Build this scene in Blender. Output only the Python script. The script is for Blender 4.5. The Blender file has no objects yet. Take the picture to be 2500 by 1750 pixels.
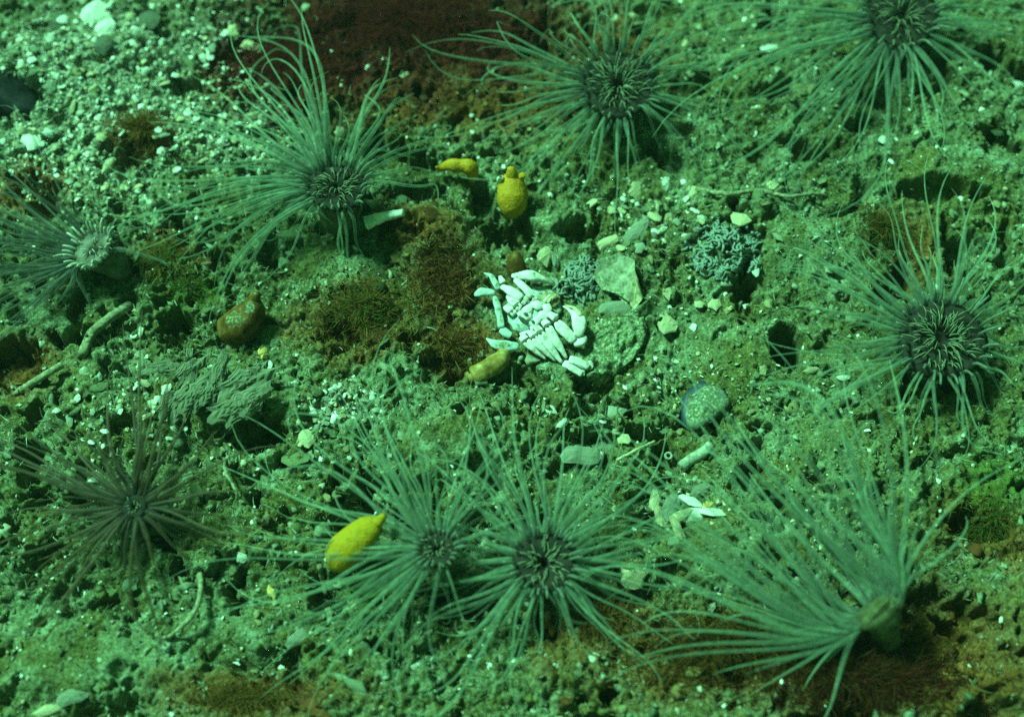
import bpy, math, random
import numpy as np
from mathutils import Vector, Matrix

random.seed(11)
RNG = np.random.default_rng(23)
scene = bpy.context.scene
C = scene.collection

# ------------------------------------------------------------------ camera
PITCH, DIST, HFOV = math.radians(65), 1.05, math.radians(44)
cam_d = bpy.data.cameras.new('camera')
cam = bpy.data.objects.new('camera', cam_d)
C.objects.link(cam)
cam.location = (0.0, -DIST * math.cos(PITCH), DIST * math.sin(PITCH))
cam.rotation_euler = (math.pi / 2 - PITCH, 0, 0)
cam_d.sensor_width = 36
cam_d.angle = HFOV
cam_d.clip_start, cam_d.clip_end = 0.02, 60
cam_d.dof.use_dof = True
cam_d.dof.focus_distance = 1.03
cam_d.dof.aperture_fstop = 2.2
scene.camera = cam

# ------------------------------------------------------------------ daylight filtered by green sea water
SUN_EL, SUN_AZ = math.radians(52), math.radians(-52)      # azimuth from +Y (image up), negative = towards image left
world = bpy.data.worlds.new('World')
scene.world = world
world.use_nodes = True
wn = world.node_tree
wn.nodes.clear()
sky = wn.nodes.new('ShaderNodeTexSky')
sky.sky_type = 'NISHITA'
sky.sun_disc = False
sky.sun_elevation = SUN_EL
sky.sun_rotation = SUN_AZ
tint = wn.nodes.new('ShaderNodeMixRGB')
tint.blend_type = 'MULTIPLY'
tint.inputs[0].default_value = 1
tint.inputs[2].default_value = (0.24, 1.0, 0.20, 1)        # what metres of coastal water leave of the sky light
bg = wn.nodes.new('ShaderNodeBackground')
bg.inputs[1].default_value = 0.050
wo = wn.nodes.new('ShaderNodeOutputWorld')
wn.links.new(sky.outputs[0], tint.inputs[1])
wn.links.new(tint.outputs[0], bg.inputs[0])
wn.links.new(bg.outputs[0], wo.inputs[0])

sun_d = bpy.data.lights.new('sun', 'SUN')
sun_d.energy = 5.0
sun_d.angle = math.radians(10)
sun_d.color = (0.30, 1.0, 0.56)
sun = bpy.data.objects.new('sun', sun_d)
C.objects.link(sun)
sd = Vector((math.sin(SUN_AZ) * math.cos(SUN_EL), math.cos(SUN_AZ) * math.cos(SUN_EL), math.sin(SUN_EL)))
sun.rotation_euler = sd.to_track_quat('Z', 'Y').to_euler()
sun.location = sd * 3

vs = scene.view_settings
vs.view_transform = 'Standard'
vs.look = 'None'
vs.exposure = 0.95
vs.gamma = 1
vs.use_curve_mapping = False
scene.cycles.use_denoising = False
scene.cycles.max_bounces = 6
scene.cycles.transparent_max_bounces = 24

# ------------------------------------------------------------------ photograph pixel (2500 x 1750) -> point on a plane
_f = Vector((0, math.cos(PITCH), -math.sin(PITCH)))
_u = Vector((0, math.sin(PITCH), math.cos(PITCH)))
_tan = math.tan(HFOV / 2)


def P(px, py, h=0.0):
    a = (px - 1250) / 1250 * _tan
    b = -(py - 875) / 1250 * _tan
    d = _f + Vector((1, 0, 0)) * a + _u * b
    t = (h - cam.location.z) / d.z
    return cam.location + d * t


def mpp(px, py):
    """metres that one photograph pixel covers at that spot"""
    return (P(px + 1, py) - P(px, py)).length


# ------------------------------------------------------------------ noise
def _hash(ix, iy, seed):
    h = (ix.astype(np.int64) * 374761393 + iy.astype(np.int64) * 668265263 + seed * 974634777) & 0xffffffff
    h = ((h ^ (h >> 13)) * 1274126177) & 0xffffffff
    return (h ^ (h >> 16)) & 0xffff


def perlin(x, y, seed=0):
    x0 = np.floor(x); y0 = np.floor(y)
    fx = x - x0; fy = y - y0
    ix = x0.astype(np.int64); iy = y0.astype(np.int64)

    def g(dx, dy):
        a = _hash(ix + dx, iy + dy, seed) * (2 * math.pi / 65536)
        return np.cos(a) * (fx - dx) + np.sin(a) * (fy - dy)
    ux = fx * fx * fx * (fx * (fx * 6 - 15) + 10)
    uy = fy * fy * fy * (fy * (fy * 6 - 15) + 10)
    a = g(0, 0) * (1 - ux) + g(1, 0) * ux
    b = g(0, 1) * (1 - ux) + g(1, 1) * ux
    return (a * (1 - uy) + b * uy) * 1.5


def sstep(a, b, x):
    t = np.clip((x - a) / (b - a), 0, 1)
    return t * t * (3 - 2 * t)


# ------------------------------------------------------------------ the sea bed: heights
SP = 0.00128
XA, XB, YA, YB = -0.575, 0.575, -0.365, 0.465
xs = np.arange(XA, XB, SP)
ys = np.arange(YA, YB, SP)
NXD, NYD = len(xs), len(ys)
grow = np.cumsum(np.concatenate([np.full(80, 0.0028), 0.0032 * 1.22 ** np.arange(28)]))
XS = np.concatenate([xs[0] - grow[::-1], xs, xs[-1] + grow])
YS = np.concatenate([ys[0] - grow[::-1], ys, ys[-1] + grow])
GX, GY = np.meshgrid(XS, YS)
NG = len(grow)


def blob(px, py, rx, ry, rot=0.0, hard=1.0, X=None, Y=None, warp=0.25):
    """soft patch at a photograph spot, its edge broken up by noise"""
    c = P(px, py)
    s = mpp(px, py)
    X = GX if X is None else X
    Y = GY if Y is None else Y
    dx = (X - c.x) / s
    dy = (Y - c.y) / (P(px, py + 1) - P(px, py)).length
    cr, sr = math.cos(math.radians(rot)), math.sin(math.radians(rot))
    ax = (dx * cr + dy * sr) / rx
    ay = (-dx * sr + dy * cr) / ry
    d = np.sqrt(ax * ax + ay * ay)
    if warp:
        d = d + warp * WARP(X, Y)
    return 1 - sstep(1 - 0.5 * hard, 1 + 0.35 * hard, d)


def WARP(X, Y):
    return perlin(X / 0.05, Y / 0.05, 91) + 0.6 * perlin(X / 0.018, Y / 0.018, 92)


WG = WARP(GX, GY)
_W0 = WARP


def WARP(X, Y):
    return WG if X is GX else _W0(X, Y)


wx = GX + 0.012 * perlin(GX / 0.04, GY / 0.04, 1)
wy = GY + 0.012 * perlin(GX / 0.04, GY / 0.04, 2)
H = 0.014 * perlin(GX / 0.27, GY / 0.27, 3) + 0.010 * perlin(wx / 0.11, wy / 0.11, 4)
SMOOTH = [(1960, 600, 170, 90), (1700, 840, 210, 110), (1090, 1110, 120, 90), (2330, 420, 190, 100), (1790, 1330, 160, 100), (2010, 1070, 170, 70), (840, 690, 120, 80),
          (180, 1620, 240, 120), (1380, 330, 120, 60), (560, 1560, 140, 70), (2110, 920, 160, 60)]
smooth = blob(*SMOOTH[0], hard=1.6)
for b_ in SMOOTH[1:]:
    smooth = np.maximum(smooth, blob(*b_, hard=1.6))
rough = 0.55 + 0.6 * sstep(-0.4, 0.5, perlin(GX / 0.16, GY / 0.16, 5))
rough = rough * (1 - .72 * smooth)

MOUNDS = [  # px, py, rx, ry, height (m)
    (2100, 600, 110, 75, .016), (1960, 590, 90, 70, .010), (2330, 400, 150, 110, .016), (1090, 1090, 120, 90, .014),
    (1370, 1660, 120, 60, .012), (840, 690, 110, 90, .010), (1050, 560, 120, 60, .018), (1370, 560, 80, 60, .014),
    (560, 990, 150, 80, .016), (180, 1600, 220, 120, .016), (1780, 1330, 140, 90, .014), (1420, 960, 90, 50, .006),
    (980, 30, 360, 120, .012), (120, 150, 200, 120, .010), (1860, 500, 200, 40, .008), (2160, 1180, 160, 90, .010),
    (1540, 640, 60, 60, .010), (1770, 610, 110, 80, .010), (300, 1000, 160, 90, .008), (2000, 1060, 140, 60, .009),
    (2440, 1700, 120, 80, .014), (1650, 360, 120, 70, .010), (1000, 1480, 90, 60, .009), (1180, 1530, 70, 50, .008),
]
for (a, b, c, d, e) in MOUNDS:
    H += e * blob(a, b, c, d, hard=1.6)

ux_ = wx + 0.006 * perlin(GX / 0.013, GY / 0.013, 21)
uy_ = wy + 0.006 * perlin(GX / 0.013, GY / 0.013, 22)
l1 = .45 * np.abs(perlin(wx / 0.034, wy / 0.034, 6)) + .55 * perlin(ux_ / 0.030, uy_ / 0.030, 23)
l2 = .30 * np.abs(perlin((ux_ + .3 * uy_) / 0.016, uy_ / 0.016, 7)) + .55 * perlin(ux_ / 0.015, uy_ / 0.011, 24)
l3 = perlin(GX / 0.0075, GY / 0.0075, 8)
l4 = perlin(GX / 0.0038, GY / 0.0038, 9)
dense = np.zeros_like(H)
dense[NG:NG + NYD, NG:NG + NXD] = 1
H += rough * (0.0105 * l1 + 0.0066 * l2 + 0.0046 * l3) + dense * 0.0026 * l4 * rough
# hollows where the bed has caved in between the lumps
frag = perlin(GX / 0.009, GY / 0.009, 17) + .6 * perlin(GX / 0.0045, GY / 0.0045, 18)
pn = perlin(wx / 0.045, wy / 0.045, 14) + 0.45 * perlin(wx / 0.019, wy / 0.019, 15) + .22 * frag
H -= 0.024 * sstep(0.34, 0.66, pn) * (1 - .85 * smooth)
pn2 = perlin(GX / 0.021, GY / 0.021, 16) + .22 * frag
H -= 0.011 * sstep(0.34, 0.62, pn2) * rough

PITS = [  # px, py, rx, ry, depth
    (1810, 786, 9, 9, .016), (1790, 560, 40, 26, .008), (20, 245, 90, 60, .045),
    (2420, 140, 46, 34, .030), (2205, 665, 24, 46, .028), (1265, 575, 36, 44, .026), (1010, 480, 60, 36, .024),
    (1180, 500, 46, 40, .026), (440, 800, 62, 50, .024), (1440, 1070, 70, 26, .020), (1260, 1590, 12, 12, .018),
    (1560, 1060, 50, 20, .016), (1630, 1110, 34, 34, .018), (1640, 1390, 40, 40, .016), (640, 1060, 60, 40, .026),
    (30, 880, 100, 60, .030), (860, 1260, 60, 50, .020), (940, 1190, 50, 24, .016), (590, 1440, 30, 60, .018),
    (2280, 480, 110, 24, .020), (2120, 310, 60, 40, .016), (2140, 250, 40, 40, .014), (2390, 1290, 70, 50, .024),
    (2330, 1560, 190, 120, .022), (980, 580, 50, 40, .014), (2130, 610, 12, 34, .016), (2360, 610, 20, 18, .022), (2450, 625, 50, 18, .020),
    (1180, 730, 50, 60, .010), (1070, 900, 70, 40, .014), (660, 620, 30, 40, .016), (520, 470, 24, 20, .014), (480, 490, 24, 18, .014),
    (1330, 1510, 30, 40, .014), (1560, 1440, 60, 36, .014), (560, 1380, 50, 40, .014), (190, 760, 20, 40, .014), (130, 1360, 60, 50, .016),
]
for (a, b, c, d, e) in PITS:
    if c > 14:
        bb = blob(a, b, c, d, hard=2.2, warp=.45)
        H -= e * sstep(.30, .62, bb + .20 * frag * sstep(.02, .3, bb))
    else:
        H -= e * blob(a, b, c, d, hard=.5, warp=0)
H -= .08 * np.clip(sstep(.35, .65, blob(1925, 846, 44, 54, hard=1.2, warp=.30) + .10 * frag * (dense > 0)) + 0, 0, 1) * blob(1920, 850, 90, 90, hard=.6, warp=0)
# the crab lies on a level spot
fl = blob(1310, 800, 190, 130, hard=1.2, warp=0)
lvl = float((H * fl).sum() / fl.sum()) - 0.002
H = H * (1 - fl * 0.8) + lvl * fl * 0.8
HD = H[NG:NG + NYD, NG:NG + NXD]


def gz(x, y):
    u = np.clip((np.asarray(x) - XA) / SP, 0, NXD - 1.001)
    v = np.clip((np.asarray(y) - YA) / SP, 0, NYD - 1.001)
    i = u.astype(int); j = v.astype(int)
    fu, fv = u - i, v - j
    return (HD[j, i] * (1 - fu) + HD[j, i + 1] * fu) * (1 - fv) + (HD[j + 1, i] * (1 - fu) + HD[j + 1, i + 1] * fu) * fv


def PG(px, py, up=0.0):
    """point standing `up` metres above the bed, seen at that photograph spot"""
    z = 0.0
    for _ in range(5):
        p = P(px, py, z + up)
        z = float(gz(p.x, p.y))
    p = P(px, py, z + up)
    return p


# ------------------------------------------------------------------ what the bed is made of, patch by patch
RED = [(990, 60, 430, 190), (800, 160, 270, 150), (620, 150, 120, 90), (1180, 90, 200, 120), (740, 230, 140, 80)]
BROWN = [(345, 330, 90, 70), (560, 200, 90, 80), (880, 790, 170, 95), (1090, 690, 110, 120), (1120, 840, 130, 80), (410, 640, 100, 70),
         (1750, 1610, 400, 130), (2060, 1640, 300, 170), (620, 1700, 260, 70), (2420, 1290, 120, 100), (1480, 1500, 130, 110),
         (1250, 240, 330, 100), (1000, 240, 190, 80), (1500, 120, 150, 100), (2230, 600, 60, 90), (1030, 570, 110, 60), (2340, 1610, 260, 190), (60, 880, 110, 80), (60, 470, 110, 70)]  # closing entries darken the lower right corner and the left edge
SHELLY = [(250, 230, 360, 260), (560, 330, 150, 110), (850, 1000, 90, 60)]
CHIPPY = [(1600, 520, 120, 80), (1660, 1210, 90, 60), (1460, 1040, 100, 40), (330, 1000, 150, 80), (1650, 920, 150, 70)]
GREEN = [(440, 705, 90, 50), (2440, 1180, 100, 80), (900, 1430, 90, 50)]


def zone(lst, X=None, Y=None, hard=1.4, warp=.35):
    z = None
    for r in lst:
        b = blob(*r[:4], hard=hard, X=X, Y=Y, warp=warp)
        z = b if z is None else np.maximum(z, b)
    return z


def link(name, me, mat=None, parent=None):
    o = bpy.data.objects.new(name, me)
    C.objects.link(o)
    if mat is not None and me is not None and not me.materials:
        me.materials.append(mat)
    if parent is not None:
        o.parent = parent
    return o


def tag(o, label=None, cat=None, group=None, kind=None):
    if label: o['label'] = label
    if cat: o['category'] = cat
    if group: o['group'] = group
    if kind: o['kind'] = kind
    return o


def empty(name, loc, label, cat, group=None):
    o = bpy.data.objects.new(name, None)
    o.empty_display_size = 0.01
    C.objects.link(o)
    o.location = loc
    return tag(o, label, cat, group)


def mesh_np(name, V, F, smooth=True):
    """V (n,3) array, F list of faces or (m,k) array"""
    me = bpy.data.meshes.new(name)
    if isinstance(F, np.ndarray):
        m, k = F.shape
        me.vertices.add(len(V)); me.vertices.foreach_set('co', np.asarray(V, np.float32).ravel())
        me.loops.add(m * k); me.loops.foreach_set('vertex_index', F.astype(np.int32).ravel())
        me.polygons.add(m); me.polygons.foreach_set('loop_start', np.arange(0, m * k, k, dtype=np.int32))
        me.update(calc_edges=True)
    else:
        me.from_pydata([tuple(v) for v in V], [], F)
        me.update()
    if smooth:
        me.polygons.foreach_set('use_smooth', np.ones(len(me.polygons), bool))
    return me


def fattr(me, name, arr):
    a = me.attributes.new(name, 'FLOAT', 'POINT')
    a.data.foreach_set('value', np.asarray(arr, np.float32).ravel())


# ------------------------------------------------------------------ materials
class NT:
    def __init__(self, name):
        self.m = bpy.data.materials.new(name)
        self.m.use_nodes = True
        self.t = self.m.node_tree
        self.t.nodes.clear()
        self.out = self.n('ShaderNodeOutputMaterial')
        self.co = self.n('ShaderNodeTexCoord')

    def n(self, typ, **kw):
        nd = self.t.nodes.new(typ)
        for k, v in kw.items():
            setattr(nd, k, v)
        return nd

    def l(self, a, b):
        self.t.links.new(a, b)

    def noise(self, scale, detail=3, rough=.55, dist=0, coord='Object'):
        nd = self.n('ShaderNodeTexNoise')
        nd.inputs['Scale'].default_value = scale
        nd.inputs['Detail'].default_value = detail
        nd.inputs['Roughness'].default_value = rough
        nd.inputs['Distortion'].default_value = dist
        self.l(self.co.outputs[coord], nd.inputs['Vector'])
        return nd.outputs['Fac']

    def ramp(self, fac, stops):
        r = self.n('ShaderNodeValToRGB')
        while len(r.color_ramp.elements) > 1:
            r.color_ramp.elements.remove(r.color_ramp.elements[-1])
        for i, (p, c) in enumerate(stops):
            e = r.color_ramp.elements[0] if i == 0 else r.color_ramp.elements.new(p)
            e.position = p
            e.color = (*c, 1) if len(c) == 3 else c
        self.l(fac, r.inputs[0])
        return r.outputs[0]

    def mix(self, fac, a, b, mode='MIX'):
        m = self.n('ShaderNodeMixRGB')
        m.blend_type = mode
        for i, v in ((0, fac), (1, a), (2, b)):
            if isinstance(v, (int, float)):
                m.inputs[i].default_value = v if i == 0 else (v, v, v, 1)
            elif isinstance(v, tuple):
                m.inputs[i].default_value = (*v, 1)
            else:
                self.l(v, m.inputs[i])
        return m.outputs[0]

    def math(self, op, a, b=0.0):
        m = self.n('ShaderNodeMath', operation=op)
        for i, v in ((0, a), (1, b)):
            if isinstance(v, (int, float)):
                m.inputs[i].default_value = v
            else:
                self.l(v, m.inputs[i])
        return m.outputs[0]

    def attr(self, name):
        a = self.n('ShaderNodeAttribute')
        a.attribute_name = name
        return a

    def finish(self, col, rough=.8, bump=None, bump_d=.001, bump_s=.6, spec=.25, alpha=None, transl=None, sss=None):
        b = self.n('ShaderNodeBsdfPrincipled')
        b.inputs['Roughness'].default_value = rough
        b.inputs['Specular IOR Level'].default_value = spec
        if isinstance(col, tuple):
            b.inputs['Base Color'].default_value = (*col, 1)
        else:
            self.l(col, b.inputs['Base Color'])
        if bump is not None:
            bp = self.n('ShaderNodeBump')
            bp.inputs['Strength'].default_value = bump_s
            bp.inputs['Distance'].default_value = bump_d
            self.l(bump, bp.inputs['Height'])
            self.l(bp.outputs[0], b.inputs['Normal'])
        sh = b.outputs[0]
        if transl is not None:
            tr = self.n('ShaderNodeBsdfTranslucent')
            if isinstance(col, tuple):
                tr.inputs['Color'].default_value = (*col, 1)
            else:
                self.l(col, tr.inputs['Color'])
            mx = self.n('ShaderNodeMixShader')
            mx.inputs[0].default_value = transl
            self.l(sh, mx.inputs[1]); self.l(tr.outputs[0], mx.inputs[2])
            sh = mx.outputs[0]
        if alpha is not None:
            tp = self.n('ShaderNodeBsdfTransparent')
            mx = self.n('ShaderNodeMixShader')
            mx.inputs[0].default_value = alpha
            self.l(tp.outputs[0], mx.inputs[1]); self.l(sh, mx.inputs[2])
            sh = mx.outputs[0]
        self.l(sh, self.out.inputs['Surface'])
        return self.m


SILT = (0.135, 0.160, 0.078)
SILT_D = (0.034, 0.034, 0.010)
SILT_L = (0.42, 0.48, 0.36)
OLIVE = (0.110, 0.105, 0.026)


def m_ground():
    k = NT('silt_bed')
    n1 = k.noise(420, 4, .65)
    n2 = k.noise(55, 3, .6)
    n3 = k.noise(1500, 2, .6)
    f = k.math('ADD', k.math('MULTIPLY', n1, .55), k.math('MULTIPLY', n2, .45))
    base = k.ramp(f, [(.38, SILT_D), (.48, SILT), (.56, (0.21, 0.255, 0.15)), (.66, SILT_L)])
    film = k.ramp(n1, [(.3, (.028, .024, .006)), (.5, OLIVE), (.68, (.20, .20, .08))])
    base = k.mix(k.ramp(k.noise(17, 4, .6, .6), [(.42, (0, 0, 0)), (.60, (.9, .9, .9))]), base, film)
    red = k.ramp(n1, [(.3, (.035, .004, .003)), (.6, (.095, .009, .005)), (.80, (.15, .045, .015))])
    brown = k.ramp(n1, [(.3, (.06, .022, .004)), (.55, (.19, .070, .011)), (.72, (.28, .17, .045))])
    green = k.ramp(n1, [(.3, (.05, .075, .012)), (.7, (.12, .18, .035))])
    shell = k.ramp(n1, [(.36, (.06, .06, .035)), (.5, (.26, .27, .20)), (.62, (.62, .62, .50)), (.70, (.85, .85, .78))])
    c = k.mix(k.attr('shelly').outputs['Fac'], base, shell)
    c = k.mix(k.attr('brown').outputs['Fac'], c, brown)
    c = k.mix(k.attr('green').outputs['Fac'], c, green)
    c = k.mix(k.attr('red').outputs['Fac'], c, red)
    sp = k.ramp(k.noise(900, 1, .5), [(.70, (0, 0, 0)), (.74, (1, 1, 1))])
    c = k.mix(k.math('MULTIPLY', sp, k.attr('grit').outputs['Fac']), c, (.75, .76, .66))
    return k.finish(c, .9, k.math('ADD', n1, n3), .0016, .8, .15)


def m_tinted(name, rough=.85, spec=.2, s=700, dark=.55, transl=None):
    """colour comes from each piece's own tint attribute, broken up by fine grain"""
    k = NT(name)
    n = k.noise(s, 3, .6)
    c = k.mix(1.0, k.attr('tint').outputs['Color'], k.ramp(n, [(.3, (dark,) * 3), (.7, (1.15,) * 3)]), 'MULTIPLY')
    return k.finish(c, rough, n, .0008, .5, spec, transl=transl)


def m_tentacle(name, dark, light, a_base, a_tip):
    k = NT(name)
    t = k.attr('along').outputs['Fac']
    n = k.noise(220, 3, .6)
    c = k.ramp(n, [(.3, dark), (.7, light)])
    oi = k.n('ShaderNodeObjectInfo')
    c = k.mix(1.0, c, k.math('ADD', k.math('MULTIPLY', oi.outputs['Random'], .7), .6), 'MULTIPLY')
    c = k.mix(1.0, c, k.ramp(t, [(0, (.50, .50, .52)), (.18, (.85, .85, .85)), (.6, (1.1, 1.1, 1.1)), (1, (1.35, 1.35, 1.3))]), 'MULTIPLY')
    b = k.n('ShaderNodeBsdfPrincipled')
    k.l(c, b.inputs['Base Color'])
    b.inputs['Roughness'].default_value = .5
    b.inputs['Specular IOR Level'].default_value = .35
    b.inputs['Sheen Weight'].default_value = .35
    tr = k.n('ShaderNodeBsdfTranslucent')
    k.l(c, tr.inputs['Color'])
    mx = k.n('ShaderNodeMixShader'); mx.inputs[0].default_value = .35
    k.l(b.outputs[0], mx.inputs[1]); k.l(tr.outputs[0], mx.inputs[2])
    tp = k.n('ShaderNodeBsdfTransparent')
    m2 = k.n('ShaderNodeMixShader')
    k.l(k.ramp(t, [(0, (a_base,) * 3), (.35, ((a_base + a_tip) / 2,) * 3), (1, (a_tip,) * 3)]), m2.inputs[0])
    k.l(tp.outputs[0], m2.inputs[1]); k.l(mx.outputs[0], m2.inputs[2])
    k.l(m2.outputs[0], k.out.inputs['Surface'])
    return k.m


def m_plain(name, stops, s=300, rough=.7, spec=.3, bump_d=.0008, detail=4, silt=0.0, transl=None, alpha=None, vary=0):
    k = NT(name)
    n = k.noise(s, detail, .6)
    c = k.ramp(n, stops)
    if vary:
        oi = k.n('ShaderNodeObjectInfo')
        v = k.math('ADD', k.math('MULTIPLY', oi.outputs['Random'], vary), 1 - vary * .6)
        c = k.mix(1.0, c, v, 'MULTIPLY')
    if silt:
        geo = k.n('ShaderNodeNewGeometry')
        sx = k.n('ShaderNodeSeparateXYZ')
        k.l(geo.outputs['Normal'], sx.inputs[0])
        up = k.ramp(k.math('MULTIPLY', sx.outputs['Z'], k.math('ADD', k.noise(s * .4, 4, .65), .12)),
                    [(.70 - silt * .55, (0, 0, 0)), (.86 - silt * .5, (1, 1, 1))])
        c = k.mix(up, c, k.ramp(k.noise(500, 3), [(.3, SILT_D), (.5, SILT), (.7, SILT_L)]))
    return k.finish(c, rough, n, bump_d, .7, spec, transl=transl, alpha=alpha)


M = {}
M['ground'] = m_ground()
M['crumb'] = m_tinted('silt_crumbs')
M['grit'] = m_tinted('shell_grit', .6, .35, 500, .75)
M['strand'] = m_tinted('algal_strands', .8, .15, 300, .6, transl=.3)
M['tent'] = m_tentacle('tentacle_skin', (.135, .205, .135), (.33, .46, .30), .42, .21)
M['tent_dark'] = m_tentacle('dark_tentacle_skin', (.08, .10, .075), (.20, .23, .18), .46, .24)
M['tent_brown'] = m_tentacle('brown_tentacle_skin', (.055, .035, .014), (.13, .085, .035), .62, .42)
M['labial'] = m_plain('labial_skin', [(.3, (.10, .11, .06)), (.7, (.28, .31, .2))], 300, .5, .35, .0003, transl=.3)
M['collar'] = m_plain('collar_skin', [(.3, (.10, .12, .09)), (.7, (.26, .31, .24))], 300, .5, .35, .0003, transl=.3, alpha=.7)
M['labial_pale'] = m_plain('pale_labial_skin', [(.3, (.30, .30, .24)), (.7, (.60, .60, .52))], 300, .5, .35, .0003, transl=.3)
M['disc'] = m_plain('oral_disc_skin', [(.35, (.012, .011, .009)), (.65, (.035, .030, .024))], 200, .8, .1, .0006)
M['disc_pale'] = m_plain('pale_disc_skin', [(.35, (.03, .025, .02)), (.65, (.14, .13, .10))], 130, .6, .3, .0006)
M['column'] = m_plain('column_skin', [(.35, (.08, .07, .045)), (.65, (.18, .16, .10))], 140, .7, .2, .0012, silt=.5)
M['column_pale'] = m_plain('pale_column_skin', [(.35, (.07, .07, .03)), (.65, (.20, .20, .10))], 110, .7, .2, .0014, transl=.3, alpha=.8, silt=.15)
M['crab'] = m_plain('bleached_crab_shell', [(.28, (.33, .32, .25)), (.42, (.62, .56, .54)), (.75, (.76, .70, .68))], 240, .6, .3, .0009, silt=.12)
M['crab_old'] = m_plain('silty_crab_shell', [(.3, (.28, .36, .36)), (.55, (.44, .53, .52)), (.75, (.58, .65, .62))], 260, .6, .3, .0006, silt=.30)
M['crab_dark'] = m_plain('crab_gap_shade', [(.4, (.04, .045, .035)), (.7, (.10, .11, .09))], 260, .8, .1, .0006)  # dark colour standing in for the shade in gaps
M['crab_brown'] = m_plain('crab_mouth_brown', [(.3, (.14, .10, .05)), (.6, (.34, .27, .14)), (.75, (.5, .45, .28))], 400, .7, .2, .0008)
M['squirt'] = m_plain('yellow_tunic', [(.25, (.30, .14, .006)), (.45, (.48, .235, .009)), (.6, (.53, .265, .012)), (.75, (.56, .20, .008))], 260, .7, .25, .0022, transl=.10, silt=.06)
M['squirt_b'] = m_plain('brown_tunic', [(.25, (.05, .02, .004)), (.5, (.105, .048, .008)), (.72, (.19, .12, .03))], 160, .8, .15, .0022, silt=.34)
M['squirt_t'] = m_plain('olive_tunic', [(.25, (.10, .05, .010)), (.5, (.26, .16, .032)), (.72, (.46, .36, .14))], 130, .6, .3, .0014, silt=.12)
M['squirt_l'] = m_plain('lime_tunic', [(.25, (.34, .21, .008)), (.5, (.48, .29, .010)), (.72, (.54, .23, .009))], 220, .75, .2, .0024, transl=.2, silt=.05)
M['white'] = m_plain('chalky_shell', [(.3, (.50, .50, .42)), (.5, (.74, .74, .66)), (.7, (.85, .85, .80))], 240, .6, .35, .0008)
M['tan'] = m_plain('tan_shell', [(.3, (.24, .20, .11)), (.5, (.50, .44, .27)), (.7, (.70, .64, .44))], 240, .6, .3, .0008, silt=.12)
M['grey'] = m_plain('grey_shell', [(.3, (.16, .17, .13)), (.5, (.30, .32, .25)), (.7, (.48, .50, .40))], 240, .7, .25, .0010, silt=.25)
M['orange'] = m_plain('orange_shell', [(.3, (.45, .24, .05)), (.5, (.72, .46, .12)), (.7, (.8, .68, .36))], 200, .55, .35, .0006)
M['oyster'] = m_plain('silted_oyster', [(.3, (.14, .14, .10)), (.5, (.27, .27, .19)), (.7, (.42, .42, .32))], 200, .8, .2, .0016, silt=.35)
M['silty'] = m_plain('silted_clam', [(.3, SILT_D), (.5, SILT), (.7, SILT_L)], 420, .9, .15, .0016, silt=.3)
M['mussel'] = m_plain('blue_black_mussel', [(.3, (.008, .014, .03)), (.6, (.02, .04, .075)), (.75, (.10, .15, .18))], 120, .55, .35, .0009, silt=.15)
M['mussel_silt'] = m_plain('silted_mussel_face', [(.3, (.05, .065, .05)), (.5, (.13, .155, .11)), (.7, (.28, .33, .26))], 260, .85, .2, .0012, silt=.4)
M['cast'] = m_plain('worm_cast_mud', [(.3, (.10, .125, .11)), (.5, (.19, .225, .20)), (.7, (.29, .33, .29))], 700, .85, .2, .0006)
M['tube'] = m_plain('silt_tube', [(.3, (.10, .095, .05)), (.5, (.22, .21, .13)), (.7, (.36, .35, .24))], 300, .85, .15, .0012, silt=.2)
M['twig'] = m_plain('dark_twig', [(.3, (.03, .022, .012)), (.6, (.09, .065, .03)), (.75, (.2, .17, .1))], 300, .85, .15, .0012, silt=.1)
M['blade'] = m_plain('green_weed', [(.3, (.05, .12, .01)), (.7, (.13, .26, .03))], 120, .6, .25, .0006, transl=.3)
M['black'] = m_plain('black_lump', [(.3, (.006, .006, .008)), (.7, (.02, .02, .025))], 130, .7, .2, .0016)
M['stone'] = m_plain('dark_stone', [(.3, (.05, .055, .05)), (.6, (.12, .13, .11)), (.75, (.22, .23, .19))], 130, .85, .2, .0016, silt=.30)

# ------------------------------------------------------------------ build the sea bed
ny, nx = GX.shape
idx = np.arange(nx * ny).reshape(ny, nx)
Fq = np.stack([idx[:-1, :-1], idx[:-1, 1:], idx[1:, 1:], idx[1:, :-1]], -1).reshape(-1, 4)
gme = mesh_np('sea_bed', np.stack([GX, GY, H], -1).reshape(-1, 3), Fq)
fattr(gme, 'red', zone(RED))
fattr(gme, 'brown', 0.85 * zone(BROWN))
fattr(gme, 'shelly', 0.75 * zone(SHELLY))
fattr(gme, 'green', 0.8 * zone(GREEN))
fattr(gme, 'grit', 0.25 + 0.75 * zone(SHELLY) - 0.25 * np.maximum(zone(RED), zone(BROWN)))
sea_bed = tag(link('sea_bed', gme, M['ground']), kind='structure')


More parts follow.
